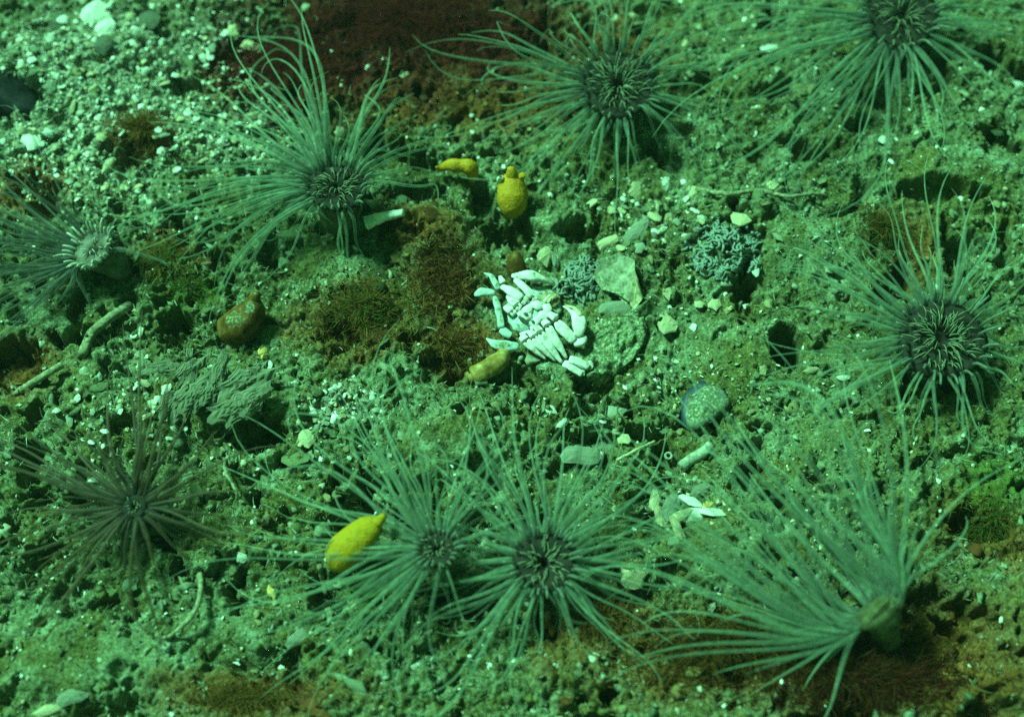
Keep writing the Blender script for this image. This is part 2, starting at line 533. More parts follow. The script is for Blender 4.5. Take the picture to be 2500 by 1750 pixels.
# ------------------------------------------------------------------ loose stuff too fine to count
def rot_mats(n, up=None, amount=1.0):
    a = RNG.random(n) * 2 * np.pi
    t = np.abs(RNG.normal(0, 1, n)) * amount
    b = RNG.random(n) * 2 * np.pi
    ca, sa = np.cos(a), np.sin(a)
    Rz = np.zeros((n, 3, 3)); Rz[:, 0, 0] = ca; Rz[:, 0, 1] = -sa; Rz[:, 1, 0] = sa; Rz[:, 1, 1] = ca; Rz[:, 2, 2] = 1
    ux, uy = np.cos(b), np.sin(b)
    c, s = np.cos(t), np.sin(t)
    K = np.zeros((n, 3, 3)); K[:, 0, 2] = uy; K[:, 1, 2] = -ux; K[:, 2, 0] = -uy; K[:, 2, 1] = ux
    I = np.eye(3)[None]
    Rt = I + s[:, None, None] * K + (1 - c)[:, None, None] * (K @ K)
    return Rt @ Rz


def scatter_pts(n, weight, zmin=None):
    """n points on the bed, drawn with the given weight function(x, y) in 0..1"""
    out = []
    got = 0
    while got < n:
        x = RNG.uniform(XA + .01, XB - .01, n * 2)
        y = RNG.uniform(YA + .01, YB - .01, n * 2)
        k = RNG.random(n * 2) < weight(x, y)
        out.append(np.stack([x[k], y[k]], -1)); got += int(k.sum())
        if len(out) > 60: break
    p = np.concatenate(out)[:n]
    return np.column_stack([p, gz(p[:, 0], p[:, 1])])


def swarm(name, base_v, base_f, pts, R, sc, cols, mat, label, cat, jit=.3, smooth=False):
    n, k = len(pts), len(base_v)
    bv = np.asarray(base_v, float)[None] * (1 + RNG.normal(0, jit, (n, k, 1)))
    v = np.einsum('nij,nkj->nki', R, bv * sc[:, None, :]) + pts[:, None, :]
    f = np.asarray(base_f)[None] + (np.arange(n) * k)[:, None, None]
    me = mesh_np(name, v.reshape(-1, 3), f.reshape(-1, f.shape[-1]), smooth)
    a = me.attributes.new('tint', 'FLOAT_COLOR', 'POINT')
    cc = np.ones((n, k, 4)); cc[:, :, :3] = cols[:, None, :]
    a.data.foreach_set('color', cc.astype(np.float32).ravel())
    return tag(link(name, me, mat), label, cat, kind='stuff')


OCT_V = [(1, 0, 0), (-1, 0, 0), (0, 1, 0), (0, -1, 0), (0, 0, 1), (0, 0, -1)]
OCT_F = [(0, 2, 4), (2, 1, 4), (1, 3, 4), (3, 0, 4), (2, 0, 5), (1, 2, 5), (3, 1, 5), (0, 3, 5)]
hexa = [(math.cos(i * math.pi / 3), math.sin(i * math.pi / 3), 0) for i in range(6)]
FLK_V = [(x, y, .09) for x, y, _ in hexa] + [(x * .95, y * .95, -.09) for x, y, _ in hexa]
FLK_F = [(0, 1, 2), (0, 2, 3), (0, 3, 4), (0, 4, 5)] + [(i, 6 + i, (i + 1) % 6) for i in range(6)] + [((i + 1) % 6, 6 + i, 6 + (i + 1) % 6) for i in range(6)]


def lerp_cols(pal, n):
    pal = np.asarray(pal, float)
    i = RNG.integers(0, len(pal), n)
    return pal[i] * RNG.uniform(.75, 1.2, (n, 1))


def zcol(p, plain, brown, red):
    b = zone(BROWN, p[:, 0], p[:, 1]); r = zone(RED, p[:, 0], p[:, 1])
    c = lerp_cols(plain, len(p)); cb = lerp_cols(brown, len(p)); cr = lerp_cols(red, len(p))
    b = (RNG.random(len(p)) < b * .9)[:, None]; r = (RNG.random(len(p)) < r)[:, None]
    return np.where(r, cr, np.where(b, cb, c))


BR_PAL = [(.15, .055, .012), (.21, .09, .02), (.10, .036, .008), (.24, .17, .06)]
RD_PAL = [(.06, .008, .005), (.035, .005, .004), (.09, .018, .008), (.08, .04, .015)]
# crumbs of detritus
n = 26000
p = scatter_pts(n, lambda x, y: .35 + .65 * sstep(-.2, .5, perlin(x / .06, y / .06, 31)))
s = RNG.gamma(2.6, .00045, n)[:, None] * RNG.uniform(.7, 1.3, (n, 3)); s[:, 2] *= np.where(RNG.random(n) < .6, .3, .8)
p[:, 2] += s[:, 2] * .3
swarm('silt_crumbs', OCT_V, OCT_F, p, rot_mats(n, amount=.6), s, zcol(p, [SILT, OLIVE, SILT_D, SILT, (.22, .25, .15), (.10, .115, .04), (.3, .34, .24)], BR_PAL, RD_PAL),
      M['crumb'], 'greenish grey crumbs of silt and detritus littering the sea bed', 'silt')
# flat scraps of silted shell and rotted weed
n = 3000
p = scatter_pts(n, lambda x, y: np.clip(.25 + .75 * sstep(-.1, .45, perlin(x / .07, y / .07, 35)) - .7 * zone(SMOOTH, x, y), .03, 1))
s = RNG.gamma(2.4, .00095, n)[:, None] * RNG.uniform(.4, 1.6, (n, 3)) + .0006
s[:, 2] *= .4
p[:, 2] += .0012
swarm('silted_scraps', FLK_V, FLK_F, p, rot_mats(n, amount=.55), s, zcol(p, [SILT, (.20, .24, .15), (.10, .12, .06), (.28, .31, .2), (.16, .19, .11), (.24, .22, .11)], BR_PAL, RD_PAL),
      M['crumb'], 'silted scraps of shell and rotted weed strewn over the bed', 'debris')
# shell grit
n = 8000
p = scatter_pts(n, lambda x, y: np.clip(.07 + .93 * zone(SHELLY, x, y) + .28 * zone(CHIPPY, x, y) - .12 * zone(RED + BROWN, x, y), .02, 1))
s = RNG.gamma(2.0, .00048, n)[:, None] * RNG.uniform(.6, 1.4, (n, 3)) + .0004
p[:, 2] += .0006
swarm('shell_grit', FLK_V, FLK_F, p, rot_mats(n, amount=.55), s,
      lerp_cols([(.66, .67, .56), (.42, .42, .30), (.8, .8, .72), (.30, .32, .24), (.22, .25, .18), (.26, .28, .2), (.52, .44, .25)], n),
      M['grit'], 'fine broken shell grit sprinkled over the sea bed', 'shell grit')


# fine strands of algal turf
def strands(name, p, length, width, cols, lean, label, cat, curl=.5):
    n = len(p)
    az = RNG.random(n) * 2 * np.pi
    L = length * RNG.uniform(.5, 1.4, n)
    le = np.clip(RNG.normal(lean, .25, n), .1, 1.5)
    d = np.stack([np.cos(az) * np.sin(le), np.sin(az) * np.sin(le), np.cos(le)], -1)
    side = np.stack([-np.sin(az), np.cos(az), np.zeros(n)], -1) * (width * RNG.uniform(.6, 1.3, n))[:, None]
    bend = RNG.normal(0, curl, (n, 3)); bend[:, 2] = -abs(bend[:, 2]) * .6
    ps = []
    for t, w in ((0, 1), (.33, .9), (.67, .7), (1, .25)):
        q = p + d * (L * t)[:, None] + bend * (L * t * t)[:, None] * .6
        ps += [q - side * w, q + side * w]
    v = np.stack(ps, 1)
    f0 = np.array([(0, 1, 3, 2), (2, 3, 5, 4), (4, 5, 7, 6)])
    f = f0[None] + (np.arange(n) * 8)[:, None, None]
    me = mesh_np(name, v.reshape(-1, 3), f.reshape(-1, 4), False)
    a = me.attributes.new('tint', 'FLOAT_COLOR', 'POINT')
    cc = np.ones((n, 8, 4)); cc[:, :, :3] = cols[:, None, :]
    a.data.foreach_set('color', cc.astype(np.float32).ravel())
    o = link(name, me, M['strand'])
    return tag(o, label, cat)


n = 62000
p = scatter_pts(n, lambda x, y: np.clip(.25 + .75 * sstep(-.1, .5, perlin(x / .05, y / .05, 41)) - .8 * zone(SMOOTH, x, y), .04, 1))
p[:, 2] -= .0005
tag(strands('algal_turf', p, .0055, .00036, zcol(p, [SILT, SILT_D, OLIVE, (.15, .16, .07), (.10, .11, .035), SILT_L], BR_PAL, RD_PAL), 1.0,
            'thin fuzzy algal turf covering the silt', 'algae'), kind='stuff')

# ------------------------------------------------------------------ generic shapes


def frames(pts):
    pts = np.asarray(pts, float)
    t = np.gradient(pts, axis=0)
    t /= np.linalg.norm(t, axis=1)[:, None] + 1e-12
    up = np.array([0, 0, 1.0])
    if abs(t[0] @ up) > .9: up = np.array([0, 1.0, 0])
    nrm = []
    v = up - t[0] * (up @ t[0]); v /= np.linalg.norm(v)
    for i in range(len(pts)):
        v = v - t[i] * (v @ t[i]); v /= np.linalg.norm(v) + 1e-12
        nrm.append(v.copy())
    nrm = np.array(nrm)
    return pts, t, nrm, np.cross(t, nrm)


def tube_np(pts, rad, ns=6, flat=1.0, cap=True, box=1.0):
    pts, t, nr, bi = frames(pts)
    rad = np.asarray(rad, float)
    if rad.ndim == 0: rad = np.full(len(pts), float(rad))
    a = np.arange(ns) / ns * 2 * np.pi
    ca = np.sign(np.cos(a)) * np.abs(np.cos(a)) ** box; sa = np.sign(np.sin(a)) * np.abs(np.sin(a)) ** box
    V = pts[:, None] + rad[:, None, None] * (ca[None, :, None] * nr[:, None] * flat + sa[None, :, None] * bi[:, None])
    V = V.reshape(-1, 3)
    m = len(pts)
    F = []
    for i in range(m - 1):
        for j in range(ns):
            k = (j + 1) % ns
            F.append((i * ns + j, i * ns + k, (i + 1) * ns + k, (i + 1) * ns + j))
    if cap:
        V = np.vstack([V, pts[0], pts[-1]])
        c0, c1 = m * ns, m * ns + 1
        for j in range(ns):
            k = (j + 1) % ns
            F.append((c0, k, j)); F.append((c1, (m - 1) * ns + j, (m - 1) * ns + k))
    return V, F


def bez(p0, p1, p2, p3, n):
    t = np.linspace(0, 1, n)[:, None]
    p0, p1, p2, p3 = (np.asarray(q, float) for q in (p0, p1, p2, p3))
    return (1 - t) ** 3 * p0 + 3 * (1 - t) ** 2 * t * p1 + 3 * (1 - t) * t * t * p2 + t ** 3 * p3


def smooth_path(ctrl, n):
    """Catmull-Rom through the control points; extra columns (radii) ride along"""
    c = np.asarray(ctrl, float)
    c = np.vstack([2 * c[0] - c[1], c, 2 * c[-1] - c[-2]])
    segs = len(c) - 3
    out = []
    for u in np.linspace(0, segs - 1e-6, n):
        i = int(u); t = u - i
        a, b, d, e = c[i:i + 4]
        out.append(.5 * ((2 * b) + (d - a) * t + (2 * a - 5 * b + 4 * d - e) * t * t + (3 * b - a - 3 * d + e) * t ** 3))
    return np.array(out)


def build(name, VF, mat, parent=None, origin=None, smooth=True):
    V, F = VF
    V = np.asarray(V, float)
    if parent is not None:
        V = V - np.array(parent.matrix_world_origin if hasattr(parent, 'matrix_world_origin') else ORG[parent.name])
    elif origin is not None:
        V = V - np.asarray(origin)
    me = mesh_np(name, V, F, smooth)
    o = link(name, me, mat, parent)
    if parent is None and origin is not None:
        o.location = tuple(origin)
        ORG[o.name] = tuple(origin)
    elif parent is not None:
        ORG[o.name] = ORG[parent.name]        # parts keep the thing's own frame
    return o


ORG = {}


def thing(name, loc, label, cat, group=None):
    o = empty(name, loc, label, cat, group)
    ORG[o.name] = tuple(loc)
    return o


def noisy(V, amp, scale, seed):
    """push vertices about with smooth 3D-ish noise"""
    V = np.asarray(V, float)
    d = np.stack([perlin(V[:, 1] / scale + 7.1, V[:, 2] / scale + V[:, 0] / scale * .6, seed),
                  perlin(V[:, 0] / scale + 3.3, V[:, 2] / scale - V[:, 1] / scale * .6, seed + 1),
                  perlin(V[:, 0] / scale - 5.7, V[:, 1] / scale + V[:, 2] / scale * .6, seed + 2)], -1)
    return V + d * amp


# ------------------------------------------------------------------ tube anemones
def anemone(cx, cy, h, rd_px, tilt, fans, label, mat='tent', lab='labial', disc='disc', nlab=38, r0=.0023, seed=1, lab_len=1.0, lab_up=.9, collar=22, col='column'):
    rr = random.Random(seed)
    g = PG(cx, cy)
    c = np.array(P(cx, cy, float(gz(g.x, g.y)) + h))
    s = mpp(cx, cy)
    rd = rd_px * s
    ax = np.array([tilt[0], tilt[1], 1.0]); ax /= np.linalg.norm(ax)
    foot = c - ax * (h + .004)
    zf = float(gz(foot[0], foot[1]))
    foot[2] = zf
    root = thing('tube_anemone', tuple(foot), label, 'anemone', 'tube anemones on the silt')
    # column in its tube
    pts = smooth_path([np.r_[foot - np.array([0, 0, .02]), rd * .62], np.r_[foot + ax * h * .25, rd * .60], np.r_[c - ax * h * .35, rd * .62], np.r_[c - ax * .003, rd * .86]], 12)
    V, F = tube_np(pts[:, :3], pts[:, 3], 16, cap=False)
    build('column', (noisy(V, .002, .014, seed), F), M[col], root)
    # oral disc: shallow dish with a mouth
    e1 = np.cross(ax, [0, 1, 0]); e1 /= np.linalg.norm(e1); e2 = np.cross(ax, e1)
    prof = [(.06, -.010), (.14, -.004), (.28, .0), (.6, .0012), (.86, .0016), (1.0, -.0006), (.90, -.004)]
    V = []; F = []
    ns = 28
    for (r, z) in prof:
        for j in range(ns):
            a = j / ns * 2 * math.pi
            V.append(c + (e1 * math.cos(a) + e2 * math.sin(a)) * rd * r * (1 + .04 * math.sin(a * 3 + seed)) + ax * z)
    for i in range(len(prof) - 1):
        for j in range(ns):
            F.append((i * ns + j, (i + 1) * ns + j, (i + 1) * ns + (j + 1) % ns, i * ns + (j + 1) % ns))
    F.append(tuple(range(ns)))
    build('oral_disc', (V, F), M[disc], root)
    # marginal tentacles
    for (a0, a1, num, l0, l1, h0, h1, arch, curl) in fans:
        num = int(num * 1.15 + .5)
        for k in range(num):
            a = math.radians(a0 + (a1 - a0) * (k + .5 + rr.uniform(-1.1, 1.1)) / num)
            L = rr.uniform(l0 * .8, l1 * 1.12)
            if rr.random() < .12: L *= .55
            tx, ty = cx + L * math.cos(a), cy - L * math.sin(a)
            g = P(tx, ty, 0.0)
            gzz = float(gz(g.x, g.y)) if (XA < g.x < XB and YA < g.y < YB) else 0.0
            tip = np.array(P(tx, ty, gzz + rr.uniform(h0, h1)))
            dv = tip - c
            flat = dv - ax * (dv @ ax)
            d0 = flat / (np.linalg.norm(flat) + 1e-9)
            rt = c + d0 * rd * rr.uniform(.80, .98) - ax * rr.uniform(0, .003)
            Lm = np.linalg.norm(tip - rt)
            side = np.cross(ax, d0) * Lm
            ar = arch * rr.uniform(.5, 1.4)
            p1 = rt + d0 * Lm * .30 + ax * Lm * ar + side * rr.gauss(0, .07)
            sb = rr.gauss(0, .20) * (1 + curl)
            p2 = tip - d0 * Lm * .30 + np.array([0, 0, 1]) * Lm * ar * .7 + side * sb
            path = bez(rt, p1, p2, tip, 15)
            if curl and rr.random() < curl:
                # the tip hooks back on itself
                sg = rr.choice((-1, 1))
                q = tip + d0 * Lm * .05 + side * sg * rr.uniform(.06, .16)
                q2 = q - d0 * Lm * rr.uniform(.02, .12) + side * sg * .05
                q[2] = max(q[2] - .004, gzz + .002); q2[2] = max(q2[2] - .008, gzz + .002)
                ext = bez(tip, tip + (path[-1] - path[-2]) * 1.6, q, q2, 7)[1:]
                path = np.vstack([path, ext])
            # stay above the bed
            zz = gz(path[:, 0], path[:, 1]) + .0015
            path[3:, 2] = np.maximum(path[3:, 2], zz[3:])
            # a slow wobble
            w = np.linspace(0, 1, len(path))
            path += (side / Lm * .0018)[None] * np.sin(w * rr.uniform(5, 11) + rr.uniform(0, 6))[:, None] * w[:, None]
            R0 = r0 * rr.uniform(.36, .86)
            rad = R0 * (1 - w) ** .8 + .00035
            rad[0] *= .8
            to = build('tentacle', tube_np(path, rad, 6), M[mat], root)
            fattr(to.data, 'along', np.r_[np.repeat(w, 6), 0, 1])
    # collar of short upright tentacles along the margin
    for k in range(collar):
        a = k / collar * 2 * math.pi + rr.uniform(-.1, .1)
        od = e1 * math.cos(a) + e2 * math.sin(a)
        b = c + od * rd * rr.uniform(.78, .95)
        L = rd * rr.uniform(.25, .5)
        path = bez(b, b + ax * L * .5, b + ax * L + od * L * .3, b + ax * L * 1.1 + od * L * rr.uniform(.5, 1.2), 7)
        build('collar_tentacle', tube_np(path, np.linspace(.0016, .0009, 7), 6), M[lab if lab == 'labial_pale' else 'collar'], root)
    # inner labial tentacles
    nlab = int(nlab * 1.35)
    for k in range(nlab):
        a = k * 2.399 + rr.uniform(-.2, .2)
        q = rd * (.12 + .55 * rr.random())
        od = e1 * math.cos(a) + e2 * math.sin(a)
        b = c + od * q
        L = rd * rr.uniform(.20, .46) * lab_len
        o2 = od * math.cos(.5) + np.cross(ax, od) * rr.uniform(-.6, .6)
        up = lab_up * rr.uniform(.6, 1.2)
        path = bez(b, b + ax * L * up * .6, b + ax * L * up + o2 * L * .35, b + o2 * L * rr.uniform(.6, 1.1) + ax * L * up * rr.uniform(.3, 1.0), 9)
        build('labial_tentacle', tube_np(path, np.linspace(.00078, .00035, 9), 5), M[lab], root)
    return root


# fans: angle from, angle to, how many, length from, to (px), tip height from, to (m), arch, hooked tips
anemone(822, 457, .040, 72, (.10, .16), [
    (98, 122, 9, 330, 450, .03, .08, .22, .45), (122, 150, 11, 300, 470, .02, .06, .18, .3), (150, 172, 9, 300, 560, .01, .03, .10, .1),
    (172, 200, 16, 300, 560, .006, .025, .06, .1), (200, 232, 15, 230, 440, .004, .02, .06, .1), (232, 300, 9, 110, 220, .004, .02, .10, .1),
    (2, 30, 8, 160, 330, .01, .03, .12, .2), (30, 60, 6, 170, 290, .02, .05, .14, .3), (60, 98, 8, 200, 330, .03, .07, .16, .3)],
    'grey green tube anemone with long tentacles arching over the red weed', seed=2, nlab=46)
anemone(1508, 207, .038, 92, (-.06, -.10), [
    (160, 185, 10, 250, 470, .006, .03, .08, .2), (185, 215, 10, 250, 480, .004, .02, .06, .1), (215, 262, 12, 160, 340, .004, .015, .10, .1),
    (262, 330, 14, 190, 330, .004, .012, .12, .1), (330, 385, 14, 200, 380, .006, .03, .10, .1), (25, 90, 10, 110, 230, .03, .07, .2, .4),
    (90, 158, 12, 150, 330, .03, .08, .22, .6)],
    'tube anemone with a wide dark centre above the upright yellow sea squirt', seed=3, nlab=80)
anemone(2200, 40, .040, 92, (0, -.12), [
    (178, 215, 22, 300, 640, .006, .03, .06, .1), (215, 245, 14, 280, 560, .004, .02, .07, .1), (245, 300, 13, 230, 440, .004, .02, .10, .2),
    (300, 345, 7, 240, 420, .004, .03, .12, .4), (345, 375, 12, 200, 380, .01, .03, .08, .1), (15, 175, 18, 150, 300, .02, .06, .12, .2)],
    'large tube anemone cut off by the top edge, tentacles trailing down over dark hollows', seed=4, r0=.0027, nlab=46)
anemone(228, 610, .045, 58, (-.35, .08), [
    (140, 172, 15, 260, 480, .02, .06, .08, .1), (172, 200, 16, 260, 480, .01, .05, .05, .1), (200, 232, 12, 200, 400, .005, .03, .05, .1),
    (118, 140, 4, 200, 380, .04, .08, .16, .1), (232, 262, 3, 110, 180, .004, .02, .10, .6), (330, 395, 6, 60, 170, .01, .04, .25, .7),
    (35, 110, 4, 80, 170, .03, .06, .2, .3)],
    'dark tube anemone with a pale ringed centre and loose curled tentacles, at the left edge', mat='tent_dark', lab='labial_pale', disc='disc_pale', nlab=6, collar=30, seed=5, r0=.0024)
anemone(2300, 828, .040, 104, (-.10, -.06), [
    (150, 178, 12, 280, 480, .006, .03, .05, .1), (178, 212, 12, 260, 480, .004, .02, .05, .1), (212, 262, 8, 160, 300, .004, .02, .08, .2),
    (262, 325, 9, 150, 300, .004, .02, .10, .3), (325, 390, 12, 150, 300, .01, .04, .08, .1), (68, 112, 16, 240, 420, .02, .06, .10, .1),
    (112, 150, 12, 200, 380, .01, .04, .08, .1), (30, 68, 8, 150, 300, .02, .05, .1, .1)],
    'tube anemone with a broad shaggy centre on the slope beyond the black burrow', seed=6, nlab=90, lab_len=1.0)
anemone(330, 1236, .034, 30, (0, 0), [
    (60, 130, 15, 220, 430, .02, .06, .06, .0), (130, 178, 13, 240, 440, .015, .05, .05, .0), (178, 235, 15, 240, 440, .008, .03, .05, .0),
    (235, 300, 7, 200, 340, .006, .02, .06, .0), (300, 360, 6, 150, 280, .006, .02, .06, .1), (0, 60, 10, 200, 360, .015, .04, .06, .0)],
    'small brown tube anemone with thin dark straight tentacles, below the heaped oyster shells', mat='tent_brown', nlab=10, collar=0, seed=7, r0=.0026, lab_len=.8)
anemone(1068, 1340, .042, 46, (-.08, .05), [
    (100, 142, 17, 300, 520, .01, .06, .08, .15), (142, 172, 7, 330, 580, .006, .03, .05, .1), (172, 200, 10, 360, 600, .005, .02, .04, .05),
    (200, 235, 14, 300, 540, .004, .015, .05, .1), (235, 300, 8, 200, 340, .004, .02, .08, .3), (62, 100, 8, 240, 400, .02, .06, .08, .1),
    (20, 62, 7, 180, 330, .02, .05, .08, .1), (-30, 20, 6, 120, 240, .01, .04, .06, .1)],
    'tube anemone whose long tentacles sweep across the lime yellow sea squirt', seed=8, nlab=20, lab_len=.8)
anemone(1330, 1372, .040, 76, (0, -.05), [
    (62, 118, 18, 280, 440, .01, .05, .05, .05), (30, 62, 11, 240, 420, .006, .03, .06, .2), (-12, 30, 11, 240, 400, .006, .03, .05, .1),
    (-48, -12, 11, 200, 380, .004, .02, .06, .1), (232, 312, 16, 200, 330, .004, .015, .10, .35), (196, 232, 13, 250, 460, .004, .015, .06, .2),
    (150, 196, 12, 200, 380, .01, .03, .05, .05), (118, 150, 9, 220, 400, .01, .04, .06, .1)],
    'tube anemone with a round dark rosette of short inner tentacles, seen from straight above', seed=9, nlab=44, r0=.0026, lab_up=.5)
anemone(2138, 1490, .034, 58, (-1.5, 1.5), [
    (86, 116, 16, 330, 600, .05, .10, .10, .1), (116, 150, 26, 420, 780, .03, .08, .06, .05), (150, 176, 17, 400, 680, .02, .06, .05, .05),
    (176, 200, 9, 380, 620, .01, .04, .05, .1), (40, 86, 7, 200, 480, .05, .09, .12, .2), (200, 240, 6, 200, 380, .004, .02, .05, .2)],
    'tube anemone seen from the side, its tentacles swept up like a brush', seed=10, nlab=0, collar=0, r0=.0032, col='column_pale', disc='column_pale')

# ------------------------------------------------------------------ sea squirts
def lump(ctrl_px, k=1.0, n=26, ns=22, flat=1.0, amp=.0012, sc=.012, seed=1, sink=.0, open_end=False):
    """body along (px, py, radius px, centre height above bed m)"""
    rows = []
    gl = float(np.median([PG(x, y).z for (x, y, r, u) in ctrl_px]))
    for (x, y, r, u) in ctrl_px:
        s = mpp(x, y)
        p = P(x, y, gl + u)
        rows.append([p.x, p.y, p.z, r * s * k])
    q = smooth_path(rows, n)
    q[:, 3] = np.maximum(q[:, 3], .0004)
    t = np.linspace(0, 1, n)
    e = .10
    f = np.ones(n)
    if not open_end:
        f = np.where(t < e, np.sqrt(np.clip(1 - ((e - t) / e) ** 2, .01, 1)), f)
    f = np.where(t > 1 - e, np.sqrt(np.clip(1 - ((t - 1 + e) / e) ** 2, .01, 1)), f)
    V, F = tube_np(q[:, :3], q[:, 3] * f, ns, flat, cap=True)
    return noisy(V, amp, sc, seed), F, q


def squirt(ctrl, mat, label, seed, siphons=(), k=1.0, flat=1.0, amp=.0012, sc=.012):
    V, F, q = lump(ctrl, k, flat=flat, amp=amp, sc=sc, seed=seed)
    base = q[-1, :3].copy()
    base[2] = float(gz(base[0], base[1]))
    root = thing('sea_squirt', tuple(base), label, 'sea squirt', 'sea squirts on the bed')
    build('body', (V, F), M[mat], root)
    for (ctrl2) in siphons:
        V, F, q2 = lump(ctrl2, 1, n=10, ns=14, amp=.0004, sc=.006, seed=seed + 5, open_end=True)
        build('siphon', (V, F), M[mat], root)
    return root


def cr(x0, y0, sc, pts):
    return [(x0 + a / sc, y0 + b / sc, r / sc, u) for (a, b, r, u) in pts]


squirt(cr(1030, 350, 7.175, [(300, 470, 46, .010), (390, 410, 72, .014), (560, 385, 118, .018), (700, 395, 112, .018), (830, 420, 138, .017), (900, 540, 110, .010), (880, 690, 80, .002)]),
       'squirt', 'curled yellow sea squirt with a pinched waist', 41, [cr(1030, 350, 7.175, [(300, 480, 34, .012), (275, 430, 30, .016), (262, 400, 26, .018)])], amp=.0016)
s2 = squirt(cr(1030, 350, 7.175, [(1590, 560, 90, .020), (1590, 640, 190, .020), (1585, 830, 262, .018), (1590, 1020, 262, .014), (1580, 1180, 190, .008), (1570, 1270, 90, .002)]),
            'squirt', 'plump upright yellow sea squirt with a white barnacle at its neck', 44,
            [cr(1030, 350, 7.175, [(1585, 600, 130, .020), (1570, 500, 88, .026), (1545, 400, 50, .030)]),
             cr(1030, 350, 7.175, [(1700, 640, 90, .022), (1760, 570, 62, .028), (1775, 545, 50, .030)])], amp=.0016)
squirt(cr(550, 900, 2.679, [(1015, 985, 26, .046), (960, 1030, 78, .044), (870, 1110, 104, .036), (775, 1195, 120, .028), (690, 1262, 78, .014)]),
       'squirt_l', 'smooth lime yellow sea squirt lying under anemone tentacles', 47, [cr(550, 900, 2.679, [(990, 1010, 36, .047), (1020, 980, 28, .050), (1040, 955, 20, .053)])], flat=.8)
squirt(cr(0, 450, 2.679, [(1660, 730, 34, .020), (1640, 830, 92, .018), (1560, 930, 118, .013), (1450, 970, 84, .005)]),
       'squirt_b', 'brown cone shaped sea squirt beside a dark hollow', 50, [cr(0, 450, 2.679, [(1650, 790, 50, .022), (1668, 735, 36, .028), (1680, 700, 24, .031)])], amp=.002)
squirt(cr(1150, 450, 2.679, [(290, 430, 20, .016), (285, 490, 48, .013), (296, 560, 66, .004), (300, 600, 60, -.004)]),
       'squirt_b', 'small brown sea squirt tucked behind the crab', 53, amp=.0016)
squirt(cr(1120, 630, 4.868, [(560, 1120, 70, .008), (470, 1220, 112, .013), (300, 1345, 118, .014), (150, 1420, 112, .012)]),
       'squirt_t', 'olive sea squirt bent beneath the crab, its open end facing out', 56,
       [cr(1120, 630, 4.868, [(190, 1400, 112, .012), (120, 1425, 96, .012), (82, 1440, 70, .012)])], amp=.002, flat=.9)

# barnacle on the upright squirt: ring of plates round an opening
bc = PG(1030 + 1385 / 7.175, 350 + 610 / 7.175, .024)
bn = thing('barnacle', tuple(bc), 'tiny white barnacle on the upright yellow sea squirt', 'barnacle')
bs = mpp(1220, 435)
for k in range(6):
    a = k / 6 * 2 * math.pi
    V = []
    for (r, z, da) in ((11, -.004, .5), (11, -.004, -.5), (5, .004, -.42), (5, .004, .42), (9, -.004, .45), (9, -.004, -.45), (3.6, .0036, -.36), (3.6, .0036, .36)):
        V.append((bc.x + math.cos(a + da) * r * bs, bc.y + math.sin(a + da) * r * bs - z * .3, bc.z + z))
    build('plate', (V, [(0, 1, 2, 3), (7, 6, 5, 4), (0, 4, 5, 1), (1, 5, 6, 2), (2, 6, 7, 3), (3, 7, 4, 0)]), M['white'], bn, smooth=False)

# ------------------------------------------------------------------ the bleached crab lying on its back
CS = mpp(1310, 800) / 4.868
g0 = P(1310, 800, lvl)
CZ = float(np.max(gz(np.linspace(g0.x - .025, g0.x + .025, 9), np.full(9, g0.y)))) - .001


def CP(x, y, up):
    return P(1120 + x / 4.868, 630 + y / 4.868, CZ + up)


crab = thing('crab', tuple(CP(880, 720, 0)), 'bleached white dead crab lying on its back', 'crab')


def seg(name, pts, mat, parent, flat=.6, n=16, ns=14, e=.03, seed=1):
    rows = [[*CP(x, y, u), r * CS] for (x, y, u, r) in pts]
    q = smooth_path(rows, n)
    q[:, 3] = np.maximum(q[:, 3], .0003)
    t = np.linspace(0, 1, n)
    f = np.ones(n)
    f = np.where(t < e, np.sqrt(np.clip(1 - ((e - t) / e) ** 2, .62, 1)), f)
    f = np.where(t > 1 - e, np.sqrt(np.clip(1 - ((t - 1 + e) / e) ** 2, .62, 1)), f)
    V, F = tube_np(q[:, :3], q[:, 3] * f * 1.06, ns, flat, box=.72)
    return build(name, (noisy(V, .0006, .006, seed), F), M[mat], parent)


def slab(name, outline, up, dome, th, mat, parent, seed=1, z_of=None):
    """domed plate with the given outline (crop pixels)"""
    o = np.array(outline, float)
    c = o.mean(0)
    rings = [0.30, .62, .86, 1.0]
    V = [tuple(CP(c[0], c[1], up + dome))]
    m = len(o)
    for r in rings:
        for p in o:
            q = c + (p - c) * r
            V.append(tuple(CP(q[0], q[1], up + dome * (1 - r ** 2.4))))
    for p in o:
        q = c + (p - c) * .97
        V.append(tuple(CP(q[0], q[1], up - th)))
    F = [(0, 1 + j, 1 + (j + 1) % m) for j in range(m)]
    for i in range(len(rings)):
        for j in range(m):
            F.append((1 + i * m + j, 1 + (i + 1) * m + j, 1 + (i + 1) * m + (j + 1) % m, 1 + i * m + (j + 1) % m))
    F.append(tuple(1 + len(rings) * m + j for j in range(m)))
    return build(name, (V, F), M[mat], parent)


